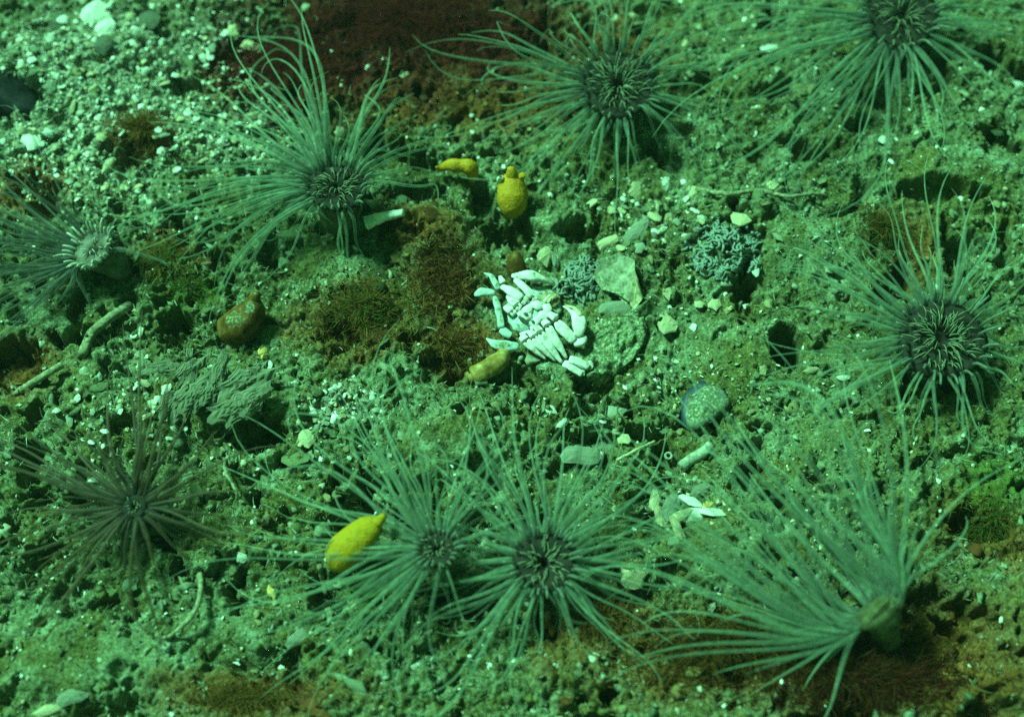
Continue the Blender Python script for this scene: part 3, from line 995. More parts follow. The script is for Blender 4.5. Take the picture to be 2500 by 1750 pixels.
# carapace below, then the breast plates
slab('carapace', [(560, 560), (700, 430), (880, 330), (1080, 360), (1200, 470), (1230, 620), (1130, 760), (1000, 900), (840, 960), (700, 900), (590, 760)], .004, .004, .005, 'crab_old', crab)
slab('mouth_frame', [(960, 480), (1040, 400), (1130, 410), (1210, 450), (1200, 540), (1130, 590), (1030, 560)], .008, .002, .003, 'crab_brown', crab)
for k, (x, y) in enumerate(((1050, 475), (1085, 490), (1120, 470))):
    seg('mouth_plate', [(x - 35, y + 38, .011, 14), (x, y, .013, 17), (x + 38, y - 38, .012, 11)], 'tan' if k else 'crab', crab, seed=k)
under = slab('sternum', [(700, 690), (740, 600), (850, 520), (970, 510), (1080, 560), (1110, 650), (1040, 730), (970, 800), (840, 860), (740, 900), (690, 800)], .010, .002, .004, 'crab_old', crab)
PL = [
    [(862, 524), (930, 500), (985, 540), (990, 590), (925, 610), (880, 580)],
    [(760, 600), (850, 540), (872, 590), (865, 640), (790, 655)],
    [(700, 660), (755, 612), (785, 662), (850, 655), (858, 700), (800, 735), (735, 705)],
    [(1000, 560), (1075, 548), (1105, 600), (1085, 650), (1020, 640)],
    [(965, 640), (1015, 625), (1070, 660), (1050, 720), (985, 725), (940, 690)],
    [(865, 735), (935, 690), (975, 735), (945, 790), (870, 800)],
    [(850, 815), (940, 800), (925, 838), (860, 860)],
]
for k, o in enumerate(PL):
    oc = np.mean(o, 0); o = [tuple(oc + (np.array(q_) - oc) * 1.18) for q_ in o]
    slab('breast_plate', o, .0135, .0022, .003, 'crab', under, seed=k)
slab('abdomen', [(625, 760), (700, 700), (760, 730), (835, 790), (850, 835), (800, 870), (715, 880), (640, 840)], .011, .003, .003, 'crab_old', crab)
slab('tail_plate', [(720, 890), (830, 850), (860, 880), (790, 915), (735, 940)], .011, .002, .003, 'crab', crab)
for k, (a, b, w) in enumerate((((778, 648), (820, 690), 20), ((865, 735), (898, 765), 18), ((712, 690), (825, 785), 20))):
    seg('joint_hole_shade', [(*a, .0155, w * .8), ((a[0] + b[0]) / 2, (a[1] + b[1]) / 2, .0160, w), (*b, .0155, w * .8)], 'crab_dark', under, flat=.35)  # dark solid pieces on the plates imitate shaded holes


def leg(name, coxa, segs, mat='crab'):
    """first segment is the part, the rest are its sub-parts"""
    first = seg(name, segs[0], mat, crab, seed=len(crab.children))
    if coxa:
        seg('coxa', coxa, mat, first)
        x, y, u, r = coxa[-1]
        x2, y2, u2, r2 = segs[0][0]
        mx, my = (x + x2) / 2, (y + y2) / 2
        dx, dy = (x2 - x), (y2 - y)
        L = math.hypot(dx, dy) + 1e-6
        nx_, ny_ = -dy / L, dx / L
        seg('joint_shade', [(mx - nx_ * r * .2, my - ny_ * r * .2, u + r * CS * .35, 6), (mx, my, u + r * CS * .74, 9), (mx + nx_ * r * .5, my + ny_ * r * .5, u + r * CS * .45, 5)], 'crab_dark', first, flat=.5)  # dark sliver painted in for the shade of the joint gap
    for s_ in segs[1:]:
        seg('segment', s_, mat, first, seed=7)
    return first


leg('leg', [(745, 925, .012, 40), (790, 975, .012, 52)], [[(800, 990, .012, 50), (890, 1075, .010, 46), (1040, 1195, .005, 16)]])
leg('leg', [(840, 870, .013, 36), (890, 930, .014, 50)], [[(895, 945, .014, 48), (990, 1060, .012, 50), (1155, 1220, .006, 16)]])
leg('leg', [(925, 815, .014, 38), (965, 880, .016, 52)], [[(975, 895, .016, 50), (1080, 1045, .014, 50), (1225, 1245, .008, 18)],
    [(1245, 1248, .008, 44), (1360, 1310, .008, 46), (1470, 1385, .006, 38)], [(1450, 1300, .006, 22), (1478, 1345, .006, 26), (1478, 1400, .005, 18)]])
leg('leg', [(1005, 745, .015, 40), (1055, 800, .017, 52)], [[(1065, 820, .017, 52), (1155, 985, .015, 50), (1285, 1190, .009, 18)],
    [(1310, 1205, .010, 44), (1420, 1235, .010, 50), (1545, 1300, .008, 42)], [(1560, 1220, .008, 20), (1575, 1270, .007, 24), (1550, 1320, .006, 18)]])
claw = leg('claw', [(1070, 660, .015, 36), (1160, 720, .017, 54)], [[(1165, 760, .017, 50), (1250, 860, .017, 64), (1375, 990, .014, 52)],
    [(1360, 1020, .012, 46), (1450, 980, .013, 66), (1490, 920, .014, 40)]])
seg('palm', [(1400, 935, .016, 34), (1432, 850, .018, 66), (1425, 740, .018, 78), (1370, 650, .016, 44), (1300, 600, .014, 24), (1240, 570, .012, 8)], 'crab', claw, n=18)
seg('finger', [(1452, 690, .021, 30), (1400, 620, .020, 26), (1330, 580, .017, 18), (1265, 565, .014, 7)], 'tan', claw)
claw2 = leg('claw', [(925, 480, .013, 40), (880, 470, .014, 48)], [[(870, 455, .014, 46), (780, 350, .014, 44), (668, 258, .011, 30)],
    [(650, 240, .010, 26), (672, 205, .010, 36), (705, 195, .011, 30)]])
seg('palm', [(700, 218, .012, 36), (790, 205, .014, 58), (890, 215, .015, 60), (990, 235, .013, 34), (1060, 275, .010, 20), (1112, 308, .007, 7)], 'crab', claw2, n=18)
seg('finger', [(880, 262, .010, 24), (960, 270, .009, 22), (1040, 290, .007, 14), (1090, 305, .006, 6)], 'crab_old', claw2)
leg('leg', [(810, 520, .013, 48), (765, 490, .014, 54)], [[(750, 480, .014, 50), (640, 410, .014, 56), (505, 335, .009, 30)], [(530, 300, .008, 36), (505, 250, .008, 30), (490, 215, .007, 14)]])
leg('leg', [(735, 595, .013, 42), (695, 570, .014, 48)], [[(690, 555, .014, 48), (640, 510, .013, 52), (590, 450, .010, 34)]])
leg('leg', [(665, 665, .012, 38), (635, 640, .012, 42)], [[(625, 630, .012, 40), (590, 605, .011, 44), (545, 575, .008, 26)]])
leg('leg', None, [[(620, 930, .006, 40), (560, 890, .007, 50), (500, 840, .008, 42)], [(505, 830, .009, 40), (490, 700, .010, 40), (455, 560, .011, 36), (425, 460, .011, 26)],
                  [(430, 425, .011, 26), (350, 405, .011, 44), (260, 405, .010, 50), (195, 440, .006, 22)]], 'crab_old')
leg('leg', None, [[(475, 370, .010, 32), (430, 290, .011, 34), (385, 215, .011, 24), (305, 175, .009, 10)]], 'crab_old')
leg('leg', None, [[(720, 1050, .009, 40), (600, 1050, .010, 60), (460, 1030, .010, 56), (380, 990, .008, 32), (325, 955, .006, 8)]], 'crab_old')

# ------------------------------------------------------------------ shell fragments


def flake_mesh(name, kind, seed):
    rr = random.Random(seed)
    m = 11
    el = {'round': 1.0, 'long': 2.1, 'wedge': 1.4}[kind]
    outl = []
    for j in range(m):
        a = j / m * 2 * math.pi
        r = rr.uniform(.72, 1.12)
        if kind == 'wedge':
            r *= .6 + .4 * abs(math.cos(a * .5))
        outl.append((math.cos(a) * r * el ** .5, math.sin(a) * r / el ** .5))
    cv = rr.uniform(.15, .42)
    V = [(0, 0, cv)]
    F = []
    for r in (.5, .85, 1.0):
        for (x, y) in outl:
            k = rr.uniform(.94, 1.06)
            V.append((x * r * k, y * r * k, cv * (1 - r * r) + rr.uniform(-.035, .035)))
    for (x, y) in outl:
        V.append((x * .97, y * .97, -.12))
    V.append((0, 0, cv - .14))
    for j in range(m):
        k = (j + 1) % m
        F.append((0, 1 + j, 1 + k))
        for i in range(3):
            F.append((1 + i * m + j, 1 + (i + 1) * m + j, 1 + (i + 1) * m + k, 1 + i * m + k))
        F.append((1 + 3 * m + j, 1 + 4 * m, 1 + 3 * m + k))
    return mesh_np(name, V, F, smooth=False)


FL = {}
for kd in ('round', 'long', 'wedge'):
    for mt in ('white', 'tan', 'grey', 'orange', 'oyster', 'stone'):
        for v in range(3):
            me = flake_mesh('shell_fragment', kd, len(FL) * 7 + 3)
            me.materials.append(M[mt])
            FL[kd, mt, v] = me
FR = random.Random(77)


def frag_at(px, py, size_px, kind, mt, label, cat='shell', group=None, rot=None, tilt=None, up=.0015, name='shell_fragment', aspect=None):
    s = mpp(px, py) * size_px * .5
    o = link(name, FL[kind, mt, FR.randrange(3)])
    p = PG(px, py, up)
    o.location = p
    rz = math.radians(rot) if rot is not None else FR.uniform(0, 6.28)
    tx, ty = tilt if tilt is not None else (FR.gauss(0, .35), FR.gauss(0, .35))
    o.rotation_euler = (tx, ty, rz)
    o.scale = (s, s, s) if aspect is None else (s * aspect, s / aspect, s)
    return tag(o, label, cat, group)


NAMED = [  # px, py, size, kind, colour, label, rotation, tilt
    (228, 38, 95, 'wedge', 'white', 'large white shell slab at the top of the shelly gravel', 60, (.2, .1)),
    (258, 70, 60, 'round', 'white', 'white shell lump touching the large slab in the gravel', 20, (.1, -.2)),
    (82, 348, 74, 'wedge', 'white', 'chalk white shell chunk beside the black hollow at the left edge', 120, (.25, .2)),
    (128, 98, 36, 'round', 'white', 'bright white chip between two dark stones in the gravel', 10, None),
    (328, 160, 34, 'round', 'white', 'brightest white chip in the middle of the shelly gravel', 10, None),
    (80, 186, 34, 'wedge', 'tan', 'cream shell chip near the edge of the gravel', None, None),
    (566, 80, 44, 'round', 'tan', 'pale tan shell lump at the border of the red weed', None, None),
    (612, 112, 50, 'long', 'tan', 'long tan shell splinter pointing into the red weed', -35, None),
    (463, 275, 44, 'wedge', 'white', 'white shell wedge under the arching tentacles in the gravel', None, None),
    (265, 405, 40, 'long', 'tan', 'upright tan shell sliver below the brown weed tuft', 70, (.5, 0)),
    (322, 410, 22, 'round', 'tan', 'small round tan pebble of shell below the brown weed tuft', None, None),
    (240, 285, 30, 'wedge', 'white', 'white triangular chip beside the brown weed tuft', None, None),
    (830, 325, 34, 'round', 'tan', 'cream shell lump behind the anemone over the red weed', None, None),
    (986, 180, 30, 'round', 'tan', 'pale tan shell lump on the slope below the red weed', None, None),
    (643, 862, 42, 'wedge', 'orange', 'orange shell chip standing near the heaped oyster shells', 70, (.6, .2)),
    (655, 893, 30, 'round', 'white', 'white pebble of shell under the orange chip', None, None),
    (1553, 468, 66, 'wedge', 'tan', 'tan shell piece with a broken edge under the trailing tentacles', 8, (.3, .1)),
    (1628, 450, 50, 'wedge', 'white', 'translucent whitish shell flake standing on edge', 55, (.7, .4)),
    (1437, 500, 46, 'wedge', 'tan', 'yellowish shell fragment right of the upright sea squirt', 20, None),
    (1556, 562, 60, 'long', 'grey', 'long pale tube like shell piece lying among chips', 45, (.15, .1)),
    (1600, 530, 50, 'wedge', 'tan', 'bent tan shell flake in the chips above the crab', 130, (.5, .3)),
    (1630, 540, 44, 'wedge', 'tan', 'curled tan shell flake beside the bent one', 60, (.6, -.3)),
    (1480, 592, 44, 'long', 'tan', 'buff shell splinter above the small worm cast', 10, None),
    (1512, 606, 40, 'long', 'tan', 'thin buff splinter tilted towards the small worm cast', -50, None),
    (1562, 605, 30, 'round', 'grey', 'bluish grey chip at the end of the shell patch', None, None),
    (1336, 622, 72, 'long', 'tan', 'yellow ribbed shell hinge standing behind the crab', 62, (.5, .5)),
    (1358, 640, 42, 'wedge', 'grey', 'grey shell leaf leaning on the yellow hinge', 80, (.8, .2)),
    (1812, 535, 62, 'wedge', 'tan', 'broad tan shell at the edge of the large worm cast', 150, (.2, .2)),
    (1843, 655, 34, 'long', 'white', 'white hooked chip at the foot of the large worm cast', 100, (.3, .1)),
    (1745, 742, 36, 'round', 'tan', 'round tan knob lying alone on open silt', None, (.1, .1)),
    (1707, 742, 28, 'round', 'tan', 'small tan chip beside the round knob', None, None),
    (1628, 790, 60, 'round', 'tan', 'oval tan shell half sunk in silt right of the crab', 25, (.1, .1)),
    (1634, 712, 56, 'long', 'tan', 'ridged tan shell with a raised rim above the oval one', 75, (.4, .5)),
    (1500, 752, 66, 'long', 'grey', 'grey shell strip at the foot of the tall broken shell', 15, (.2, .1)),
    (2058, 921, 24, 'long', 'white', 'bright white sliver alone on the silt under pale tentacles', 5, (.1, .1)),
    (1980, 905, 34, 'long', 'tan', 'cream splinter beside the bright white sliver', 20, None),
    (1505, 1005, 50, 'round', 'grey', 'pale grey shell disc in the silt below the crab', None, (.2, .1)),
    (1345, 1000, 38, 'round', 'white', 'pale chip at the tip of an upright tentacle', None, None),
    (1520, 1070, 42, 'wedge', 'tan', 'cream chip on the lip of the dark slot', None, None),
    (1490, 1090, 60, 'long', 'grey', 'flat grey plate over the dark slot', 5, (.2, .05)),
    (1415, 1112, 70, 'long', 'grey', 'flat grey plate at the bottom of the dark slot', -5, (.2, .05)),
    (1545, 1405, 70, 'round', 'tan', 'large crusty yellow shell lump among tentacles', None, (.2, .1)),
    (590, 1360, 30, 'round', 'white', 'round whitish chip by the thin straight tentacles', None, None),
    (466, 1398, 24, 'round', 'white', 'shining white bead at the top of the curved stem', None, (0, 0)),
    (662, 1446, 30, 'long', 'orange', 'bright cream shell rod below the lime sea squirt', -65, (.3, .2)),
    (670, 1470, 16, 'round', 'tan', 'tiny cream chip under the shell rod', None, None),
    (735, 1550, 60, 'long', 'grey', 'pale grey shell strip leaning in the lower rubble', 45, (.3, .3)),
    (1448, 1610, 20, 'long', 'white', 'white glint of shell on the brown weed', -40, None),
    (1010, 1625, 26, 'long', 'white', 'white sliver among the trailing tentacle tips', 15, None),
    (1196, 1625, 20, 'round', 'white', 'pale bead in the rubble below the rosette anemone', None, None),
    (2272, 905, 36, 'round', 'tan', 'faint tan chip under the shaggy anemone', None, None),
    (2155, 340, 26, 'round', 'white', 'white bead in the dark hollow under the top anemone', None, (0, 0)),
    (1886, 452, 40, 'wedge', 'tan', 'cream triangular chip at the end of the buried twig', None, None),
    (2480, 210, 40, 'long', 'white', 'white sliver at the right edge below the top anemone', 15, None),
    (1880, 118, 34, 'long', 'white', 'pale chip under the left tentacles of the top anemone', 10, None),
    (1500, 42, 26, 'wedge', 'tan', 'cream chip behind the looping tentacles', None, None),
    (1543, 40, 20, 'round', 'tan', 'tiny cream bead behind the looping tentacles', None, None),
    (120, 1735, 60, 'long', 'tan', 'cream shell splinter at the bottom left corner', 20, (.2, .1)),
    (175, 1700, 56, 'long', 'grey', 'pale shell strip near the bottom left corner', 20, (.2, .2)),
    (762, 1000, 40, 'round', 'white', 'grey white shell chip in the grit patch left of centre', None, None),
    (905, 972, 24, 'wedge', 'white', 'small angular white chip above the grit patch', None, None),
    (770, 1022, 24, 'wedge', 'tan', 'small cream wedge below the grit patch', None, None),
    (750, 1075, 60, 'wedge', 'tan', 'crumbling tan shell lump above the long tentacles', None, (.1, .1)),
]
for (px, py, sz, kd, mt, lb, rt, tl) in NAMED:
    frag_at(px, py, sz, kd, mt, lb, rot=rt, tilt=tl)

# runs of chips that nothing tells apart
for (cx, cy, rx, ry, num, s0, s1, mats, lb, gr) in [
    (270, 215, 330, 220, 95, 12, 34, ('white', 'tan', 'tan', 'grey', 'white'), 'small shell chip in the shelly gravel bed', 'chips in the shelly gravel'),
    (590, 340, 150, 90, 24, 10, 26, ('white', 'tan', 'grey'), 'small shell chip beneath the arching tentacles', 'chips beneath the arching tentacles'),
    (1605, 520, 120, 80, 26, 14, 34, ('tan', 'grey', 'tan', 'white'), 'small broken chip in the shell patch above the crab', 'chips above the crab'),
    (1480, 1045, 120, 40, 14, 10, 24, ('white', 'tan', 'grey'), 'small shell chip around the dark slot', 'chips around the dark slot'),
    (850, 1000, 100, 60, 22, 8, 20, ('white', 'grey', 'white'), 'small pale chip in the grit patch', 'chips in the grit patch'),
    (300, 1010, 200, 90, 26, 12, 28, ('grey', 'tan', 'white'), 'small shell chip on the silt above the brown anemone', 'chips above the brown anemone'),
    (1750, 900, 230, 130, 26, 8, 16, ('white', 'grey', 'tan'), 'tiny pale chip on the open silt around the burrow', 'chips on the open silt'),
]:
    for k in range(num):
        a = FR.uniform(0, 6.28); q = math.sqrt(FR.random())
        kd = FR.choice(('round', 'wedge', 'long', 'wedge'))
        frag_at(cx + rx * q * math.cos(a), cy + ry * q * math.sin(a), FR.uniform(s0, s1) ** 1.0, kd, mt_ := FR.choice(mats), lb.replace('shell chip', {'white': 'white', 'tan': 'cream', 'grey': 'grey'}[mt_] + ' ' + {'round': 'rounded', 'wedge': 'angular', 'long': 'narrow'}[kd] + ' chip').replace('broken chip', {'white': 'white', 'tan': 'cream', 'grey': 'grey'}[mt_] + ' ' + {'round': 'rounded', 'wedge': 'angular', 'long': 'narrow'}[kd] + ' chip').replace('pale chip', {'white': 'white', 'tan': 'cream', 'grey': 'grey'}[mt_] + ' ' + {'round': 'rounded', 'wedge': 'angular', 'long': 'narrow'}[kd] + ' chip'), group=gr)

# heap of shell pieces between the two bottom anemones
HEAP = [(1600, 1225, 56, 80), (1638, 1240, 62, 65), (1660, 1262, 56, 30), (1612, 1262, 50, 100), (1685, 1220, 46, 150), (1712, 1196, 44, 20), (1590, 1185, 40, 75), (1690, 1255, 60, 5),
        (1570, 1250, 40, 60), (1655, 1290, 50, 110), (1632, 1202, 36, 40), (1740, 1250, 44, 170)]
HEAPL = ['steep buff shell piece at the left of the small heap', 'curved shell piece at the centre of the small heap', 'shell piece lying flat below the centre of the small heap', 'upright shell piece at the lower left of the small heap', 'shell piece at the upper right of the small heap, beside the amber one', 'topmost shell piece of the small heap, towards the pale tube', 'upper left shell piece of the small heap', 'long flat shell piece at the lower right of the small heap', 'outermost left shell piece of the small heap', 'lowest shell piece of the small heap', 'small shell piece in the top middle of the small heap', 'shell piece just right of the amber one']
for (px, py, sz, rt), hl in zip(HEAP, HEAPL):
    frag_at(px, py, sz, 'long', FR.choice(('tan', 'tan', 'grey', 'white')), hl, group='shell pieces in the small heap', rot=rt, tilt=(FR.uniform(.2, .6), FR.uniform(-.3, .5)), up=.004)
frag_at(1728, 1238, 40, 'wedge', 'orange', 'amber yellow shell piece at the edge of the small heap', rot=40, tilt=(.3, .2), up=.004)

# heap of silted oyster shells
def oyster_mesh(seed):
    rr = random.Random(seed)
    V = []; F = []
    na, nr = 26, 8
    ph = [rr.uniform(0, 6.28) for _ in range(4)]
    for i in range(nr + 2):
        r = min(i, nr) / nr
        for j in range(na):
            a = j / na * 2 * math.pi
            w = 1 + .16 * math.sin(2 * a + ph[0]) + .12 * math.sin(3 * a + ph[1]) + .14 * math.sin(7 * a + ph[2]) * r + .10 * math.sin(12 * a + ph[3]) * r
            lay = .10 * ((r * 4 + .2 * math.sin(3 * a + ph[1])) % 1.0) * (1 if r > .2 else 0)
            z = .20 * (1 - r ** 2) - lay + .06 * math.sin(5 * a + ph[3]) * r
            if i > nr: z -= .10
            x = math.cos(a) * r * w * 1.4; y = math.sin(a) * r * w * .72
            V.append((x + rr.gauss(0, .03), y + rr.gauss(0, .03), z + .18 * x * x * .5 + rr.gauss(0, .015)))
    for i in range(nr + 1):
        for j in range(na):
            k = (j + 1) % na
            F.append((i * na + j, (i + 1) * na + j, (i + 1) * na + k, i * na + k))
    me = mesh_np('oyster_shell', V, F, smooth=False)
    me.materials.append(M['oyster'])
    return me


for v in range(3):
    FL['oyster', 'oyster', v] = oyster_mesh(90 + v)
OYL = ['rounded oyster shell at the upper end of the heap, farthest from the orange chip', 'second oyster shell along the top row of the heap', 'arched oyster shell third along the top row of the heap',
       'broad tilted oyster shell in the middle of the heap', 'largest oyster shell of the heap, jutting towards the orange chip', 'narrow oyster shell wedged in the middle of the heap',
       'long oyster shell on the lower side of the heap beside the dark hollow', 'steep oyster shell at the lower left of the heap', 'small oyster shell on the dark hollow side of the heap',
       'lowest left oyster shell of the heap, nearest the brown anemone', 'oyster shell lying lowest, apart from the heap', 'small upright oyster shell right below the orange chip']
OY = [(403, 905, 74, 10, .3), (463, 905, 66, 60, .5), (538, 910, 62, 75, .6), (482, 962, 84, 55, .5), (597, 935, 96, 40, .5), (523, 950, 70, 60, .6), (582, 990, 100, 35, .4),
      (448, 980, 84, 65, .5), (616, 980, 74, 45, .5), (415, 985, 66, 70, .6), (550, 1030, 90, 35, .4), (630, 910, 46, 70, .7)]
for (px, py, sz, rt, tl), oyl in zip(OY, OYL):
    frag_at(px, py, sz, 'oyster', 'oyster', oyl, group='heaped oyster shells', rot=rt, tilt=(tl, FR.uniform(-.3, .3)), up=.008, name='oyster_shell')

# tall broken shell right of the crab
tb = PG(1540, 735)
br = thing('broken_shell', tuple(tb), 'tall broken oyster shell standing beside the small worm cast', 'shell')


def sheet(outline, th, name, parent, mat, bow=0.0):
    """thin curved plate: outline of (px, py, height above bed)"""
    gl = float(np.median([PG(a, b).z for (a, b, u) in outline]))
    pts = np.array([list(P(a, b, gl + u)) for (a, b, u) in outline])
    c = pts.mean(0)
    nrm = np.zeros(3)
    for i in range(len(pts)):
        nrm += np.cross(pts[i] - c, pts[(i + 1) % len(pts)] - c)
    nrm /= np.linalg.norm(nrm)
    m = len(pts)
    V = [c + nrm * bow]
    for r in (.33, .66, 1.0):
        for p_ in pts:
            V.append(c + (p_ - c) * r + nrm * bow * (1 - r * r))
    n0 = len(V)
    V2 = [v - nrm * th for v in V]
    F = []
    for off, flip in ((0, False), (n0, True)):
        for j in range(m):
            k = (j + 1) % m
            fs = [(off, off + 1 + j, off + 1 + k)] + [(off + 1 + i * m + j, off + 1 + (i + 1) * m + j, off + 1 + (i + 1) * m + k, off + 1 + i * m + k) for i in (0, 1)]
            F += [tuple(reversed(f_)) if flip else f_ for f_ in fs]
    for j in range(m):
        k = (j + 1) % m
        F.append((1 + 2 * m + j, n0 + 1 + 2 * m + j, n0 + 1 + 2 * m + k, 1 + 2 * m + k))
    return build(name, (noisy(np.array(V + V2), .0014, .010, 3), F), M[mat], parent, smooth=False)


c7 = lambda a, b, u: (1150 + a / 2.679, 450 + b / 2.679, u)
sheet([c7(960, 720, .004), c7(860, 690, .004), c7(800, 600, .006), c7(850, 500, .012), c7(960, 450, .016), c7(1080, 500, .020), c7(1080, 570, .024), c7(1060, 680, .016), c7(1040, 770, .006)], .0022, 'valve', br, 'oyster', .004)
sheet([c7(1075, 560, .026), c7(1095, 640, .024), c7(1125, 740, .014), c7(1075, 815, .004), c7(1045, 780, .006), c7(1060, 690, .014)], .0018, 'broken_edge', br, 'tan', .002)
sheet([c7(960, 725, .005), c7(1000, 690, .008), c7(1045, 700, .012), c7(1050, 770, .006), c7(1010, 775, .004)], .0016, 'broken_edge', br, 'tan', .001)

# large half-buried valve to the right of the crab
bv = PG(1470, 850)
rv = thing('clam_shell', tuple(bv), 'large silted clam shell half buried beside the crab', 'shell')
V = []; F = []
nr_, na_ = 34, 90
cz0 = bv.z
for i in range(nr_):
    r = (i + .0) / (nr_ - 1)
    for j in range(na_):
        a = j / na_ * 2 * math.pi
        x = 1478 + 100 * r * math.cos(a) * (1 + .05 * math.sin(3 * a))
        y = 838 - 84 * r * math.sin(a + .3)
        q = P(x, y, cz0)
        gq = float(gz(q.x, q.y))
        V.append((q.x, q.y, .65 * gq + .35 * cz0 + .0005 + .002 * (1 - r ** 2.2) + .0008 * math.sin(r * 30) + .0060 * r ** 2 * math.cos(a + .6)))
for i in range(nr_ - 1):
    for j in range(na_):
        k = (j + 1) % na_
        F.append((i * na_ + j, (i + 1) * na_ + j, (i + 1) * na_ + k, i * na_ + k))
o = len(V)
for j in range(na_):
    v = V[(nr_ - 1) * na_ + j]
    V.append((v[0], v[1], v[2] - .010))
for j in range(na_):
    k = (j + 1) % na_
    F.append(((nr_ - 1) * na_ + j, o + j, o + k, (nr_ - 1) * na_ + k))
build('valve', (noisy(noisy(np.array(V), .0015, .02, 5), .0016, .005, 6), F), M['silty'], rv)

# mussel valve with a dark blue rim
mr = thing('mussel_shell', tuple(PG(1722, 985)), 'silted mussel shell with a dark blue rim', 'shell')
MO = [(1375, 1500), (1378, 1420), (1400, 1370), (1440, 1325), (1490, 1290), (1540, 1278), (1600, 1285), (1650, 1320), (1685, 1370), (1692, 1410), (1660, 1450), (1600, 1500), (1540, 1550), (1480, 1592), (1420, 1600), (1385, 1560)]
mc = np.array([1520., 1440.])
mz = PG(1722, 985).z - .0065


def mussel_part(name, r_list, mat, lift):
    V = []; F = []
    m = len(MO)
    for (r, z) in r_list:
        for (a, b) in MO:
            cc_ = mc + (np.array([14., 20.]) if name == 'valve' else np.array([0., 0.]))
            q = cc_ + (np.array([a, b]) - mc) * r
            f_ = c7(q[0], q[1], 0)
            w = P(f_[0], f_[1], mz + z)
            V.append(tuple(w))
    for i in range(len(r_list) - 1):
        for j in range(m):
            k = (j + 1) % m
            F.append((i * m + j, i * m + k, (i + 1) * m + k, (i + 1) * m + j))
    F.append(tuple(range(m)) if r_list[0][0] < .2 else (0, 1, 2))
    return build(name, (noisy(np.array(V), .0006, .02, 8), F), M[mat], mr)


mussel_part('rim', [(.40, .0128), (.80, .0112), (.93, .0100), (1.0, .0085), (1.03, .0060), (1.0, .002), (.97, -.004)], 'mussel', 0)
mussel_part('valve', [(.05, .0158), (.3, .0153), (.6, .0142), (.86, .0126), (.93, .0095)], 'mussel_silt', 0)

# ------------------------------------------------------------------ worm casts


def worm_cast(px, py, rx, ry, height, loops, label, seed, r=.0011):
    rr = random.Random(seed)
    root = thing('worm_cast', tuple(PG(px, py)), label, 'worm cast', 'worm casts')
    s = mpp(px, py)
    for k in range(loops):
        a = rr.uniform(0, 6.28); q = math.sqrt(rr.random())
        x, y = px + rx * q * math.cos(a), py + ry * q * math.sin(a)
        hd = rr.uniform(0, 6.28)
        ctrl = []
        turn = rr.choice((-1, 1)) * rr.uniform(.5, 1.1)
        L = rr.randint(6, 13)
        for i in range(L):
            dd = math.hypot((x - px) / rx, (y - py) / ry)
            z = height * max(0, 1 - dd ** 1.6) * rr.uniform(.35, 1.0) + .0012
            p = PG(x, y, z)
            ctrl.append([p.x, p.y, p.z])
            hd += turn + rr.gauss(0, .35)
            if dd > .95: hd = math.atan2(py - y, px - x) + rr.gauss(0, .5)
            if rr.random() < .12: turn = -turn
            x += 11 * math.cos(hd); y += 11 * math.sin(hd)
        path = smooth_path(ctrl, L * 4)
        build('mud_coil', tube_np(path, np.full(len(path), r * rr.uniform(.85, 1.15)), 6), M['cast'], root)
    return root


worm_cast(1408, 690, 58, 46, .012, 34, 'small coiled grey worm cast touching the crab claw', 61)
worm_cast(1768, 612, 100, 68, .012, 60, 'large sprawling grey worm cast of tangled mud coils', 62)
worm_cast(1425, 655, 40, 30, .010, 12, 'crumbly worm cast remnant behind the small coiled one', 63, .0009)


# ------------------------------------------------------------------ worm tubes, stems, twigs
def stem(name, pts, r_px, mat, label, cat, seed=1, r_end=None, ns=8):
    rows = []
    for i, (x, y, u) in enumerate(pts):
        p = PG(x, y, u)
        t = i / (len(pts) - 1)
        rr_ = r_px * (1 - t) + (r_px if r_end is None else r_end) * t
        rows.append([p.x, p.y, p.z, rr_ * mpp(x, y)])
    q = smooth_path(rows, len(pts) * 7)
    V, F = tube_np(q[:, :3], q[:, 3], ns)
    base = tuple(PG(pts[0][0], pts[0][1]))
    o = build(name, (noisy(V, .0007, .006, seed), F), M[mat], None, origin=base)
    return tag(o, label, cat)


stem('worm_tube', [(318, 745, .004), (261, 782, .008), (224, 816, .008), (201, 864, .003)], 12, 'tube', 'silt covered worm tube running diagonally below the pale ringed anemone', 'worm tube', 3)
stem('worm_tube', [(152, 890, .008), (95, 925, .010), (37, 962, .004)], 9, 'tube', 'thin worm tube over the dark hollow at the left edge', 'worm tube', 4)
stem('worm_tube', [(488, 1400, .004), (490, 1440, .012), (474, 1494, .014), (424, 1545, .006), (400, 1556, .001)], 7, 'tube', 'smooth curved olive stem bending down the slope', 'worm tube', 5, r_end=5)
stem('worm_tube', [(893, 545, .012), (915, 537, .013), (945, 528, .012), (985, 520, .006)], 17, 'white', 'stubby white worm tube below the anemone over the red weed', 'worm tube', 6, r_end=9)
stem('worm_tube', [(1664, 1140, .002), (1684, 1122, .006), (1706, 1112, .005), (1736, 1088, .003)], 14, 'grey', 'thick pale broken worm tube below the mussel shell', 'worm tube', 7)
stem('twig', [(1505, 1124, .006), (1550, 1100, .010), (1600, 1077, .006)], 4, 'tan', 'straight pale stick crossing the dark slot', 'twig', 8)
stem('twig', [(772, 1724, .004), (790, 1703, .012), (811, 1681, .018)], 3, 'twig', 'thin dark red stick poking from the brown weed', 'twig', 9)
stem('twig', [(1700, 462, .001), (1780, 474, .004), (1850, 466, .003), (1930, 480, .007), (2000, 474, .004), (2100, 500, .008), (2190, 478, .004)], 6, 'tube', 'long dark twig half buried below the top anemone', 'twig', 10, r_end=3)
stem('twig', [(1860, 822, .010), (1895, 808, .014), (1935, 807, .014), (1975, 812, .008)], 3, 'tube', 'thin pale stalk lying across the black burrow', 'twig', 11)
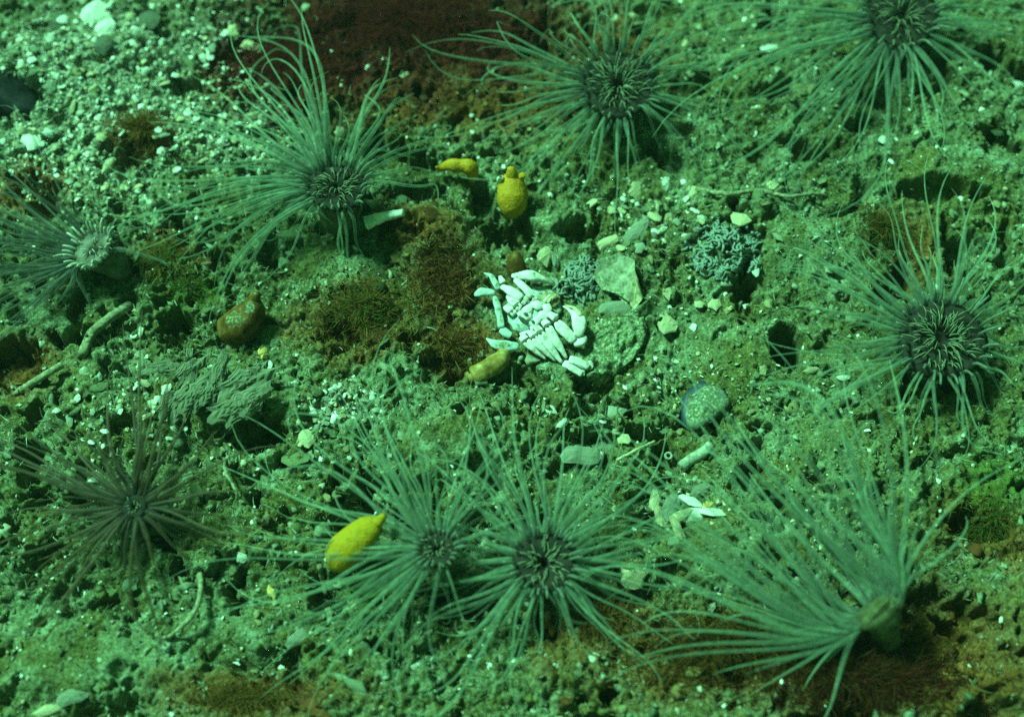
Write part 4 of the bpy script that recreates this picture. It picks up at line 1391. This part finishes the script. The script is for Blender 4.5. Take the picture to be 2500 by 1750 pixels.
stem('twig', [(548, 1120, .004), (552, 1155, .012), (575, 1195, .014), (580, 1220, .006)], 4, 'tube', 'thin olive stalk below the heaped oyster shells', 'twig', 12)
stem('twig', [(780, 1380, .004), (788, 1415, .012), (795, 1450, .008)], 7, 'tube', 'short pale stump under the lime sea squirt', 'twig', 13)
# little ring: open end of a buried tube
rg = PG(1632, 1113, .006)
ring = []
V = []; F = []
for i in range(16):
    a = i / 16 * 2 * math.pi
    for j in range(6):
        b = j / 6 * 2 * math.pi
        rr_ = .0026 + .0011 * math.cos(b)
        V.append((rg.x + rr_ * math.cos(a), rg.y + rr_ * math.sin(a), rg.z + .0022 * math.sin(b)))
for i in range(16):
    for j in range(6):
        F.append((i * 6 + j, ((i + 1) % 16) * 6 + j, ((i + 1) % 16) * 6 + (j + 1) % 6, i * 6 + (j + 1) % 6))
tag(build('tube_ring', (V, F), M['grey'], None, origin=tuple(rg)), 'tiny ringed tube opening in a dark hollow above the shell heap', 'worm tube')

# green weed blade under the tentacles
bl = thing('green_seaweed', tuple(PG(900, 1432)), 'soft green seaweed blade under tentacles below the lime sea squirt', 'seaweed')
sheet([(850, 1440, .004), (870, 1412, .008), (915, 1400, .010), (950, 1412, .008), (945, 1440, .006), (905, 1458, .005)], .0008, 'blade', bl, 'blade', .003)

# dark stones in the gravel; a black lump fills the pit at the left edge
for (px, py, sz, lb) in [(140, 60, 70, 'dark stone wedged in the gravel under the top left corner'), (255, 110, 56, 'dark grey stone below the large white slab'),
                         (360, 50, 64, 'dark stone at the top of the gravel')]:
    frag_at(px, py, sz, 'round', 'stone', lb, cat='stone', name='stone', tilt=(.1, .1), up=.002)


V, F, _q = lump([(-60, 200, 60, .012), (0, 225, 60, .014), (50, 255, 46, .012), (95, 300, 22, .004)], seed=71, amp=.004, sc=.02)
tag(build('stone', (V, F), M['black'], None, origin=tuple(PG(30, 240))), 'black lump at the left edge above the white chunk', 'stone')


# ------------------------------------------------------------------ weed tufts
def tuft(px, py, rx, ry, num, length, pal, label, lean=.7, name='seaweed_tuft', width=.00035):
    c0 = P(px, py); s = mpp(px, py)
    a = RNG.random(num) * 2 * np.pi
    q = np.abs(RNG.normal(0, .55, num)) * (1 + .25 * np.sin(a * 3 + px) + .15 * np.sin(a * 7 + py))
    x = c0.x + rx * s * q * np.cos(a); y = c0.y + ry * (P(px, py + 1) - c0).length * q * np.sin(a)
    p_ = np.column_stack([x, y, gz(x, y) - .0005])
    dome = np.clip(1.15 - q * .7, .3, 1)
    cols = lerp_cols(pal, num)
    return strands(name, p_, length * dome, width, cols, lean, label, 'seaweed', curl=.7)


BRW = [(.13, .055, .010), (.18, .085, .016), (.22, .13, .03), (.08, .034, .008)]
RDD = [(.085, .004, .003), (.045, .003, .002), (.13, .008, .004), (.07, .008, .004)]
GRN = [(.06, .085, .012), (.09, .125, .02), (.10, .08, .015), (.13, .16, .04)]
tuft(345, 325, 70, 60, 1500, .013, BRW, 'rusty brown weed tuft growing in the shelly gravel')
tuft(880, 780, 190, 120, 3200, .009, BRW + GRN[:2], 'broad brown weed mat left of the crab')
tuft(1080, 690, 120, 150, 3200, .010, BRW + RDD[:2], 'dark brown weed mat right behind the crab legs')
tuft(1110, 850, 110, 60, 1500, .009, BRW + RDD[:1], 'dark brown weed fringe under the olive sea squirt')
tuft(400, 640, 90, 55, 1500, .011, GRN + BRW[:2], 'olive green weed tuft beside the pale ringed anemone')
tuft(455, 700, 60, 30, 800, .009, GRN, 'bright green weed wisp below the olive tuft')
tuft(980, 80, 420, 130, 9500, .014, RDD, 'dark red weed bed along the top edge', lean=.9)
tuft(700, 150, 170, 110, 4000, .013, RDD, 'dark red weed patch behind the arching tentacles', lean=.9)
tuft(1780, 1590, 380, 130, 8500, .013, BRW[:2] + [(.07, .03, .006), (.05, .03, .008)], 'brown weed bed below the brush shaped anemone')
tuft(2120, 1640, 320, 130, 8000, .016, [(.07, .03, .006), (.045, .02, .004), (.10, .045, .01)] + RDD[:2], 'dark weed bed at the foot of the brush shaped anemone')
tuft(600, 1705, 220, 50, 1800, .010, BRW, 'thin brown weed along the bottom edge')
tuft(1470, 1500, 90, 80, 1100, .010, BRW[1:], 'ochre weed tuft below the rosette anemone')
tuft(2420, 1270, 100, 80, 1300, .011, GRN + BRW[:1], 'green brown weed tuft at the right edge')
tuft(2150, 575, 90, 70, 1500, .012, BRW + GRN[:2], 'shaggy olive weed mound above the shaggy anemone')

# ------------------------------------------------------------------ the faint veil of the sea water itself
def haze_box():
    x0,x1,y0,y1,z0,z1=-9,9,-9,9,-1.2,1.25
    V=[(x,y,z) for z in (z0,z1) for y in (y0,y1) for x in (x0,x1)]
    F=[(0,2,3,1),(4,5,7,6),(0,1,5,4),(2,6,7,3),(0,4,6,2),(1,3,7,5)]
    me=mesh_np('haze',V,F,False)
    m=bpy.data.materials.new('sea_water'); m.use_nodes=True; t=m.node_tree; t.nodes.clear()
    o=t.nodes.new('ShaderNodeOutputMaterial'); v=t.nodes.new('ShaderNodeVolumePrincipled')
    v.inputs['Density'].default_value=.018; v.inputs['Color'].default_value=(.55,.9,.75,1); v.inputs['Anisotropy'].default_value=.3
    t.links.new(v.outputs[0],o.inputs['Volume'])
    tag(link('haze',me,m),'faint green haze of the sea water','water',kind='stuff')
haze_box()
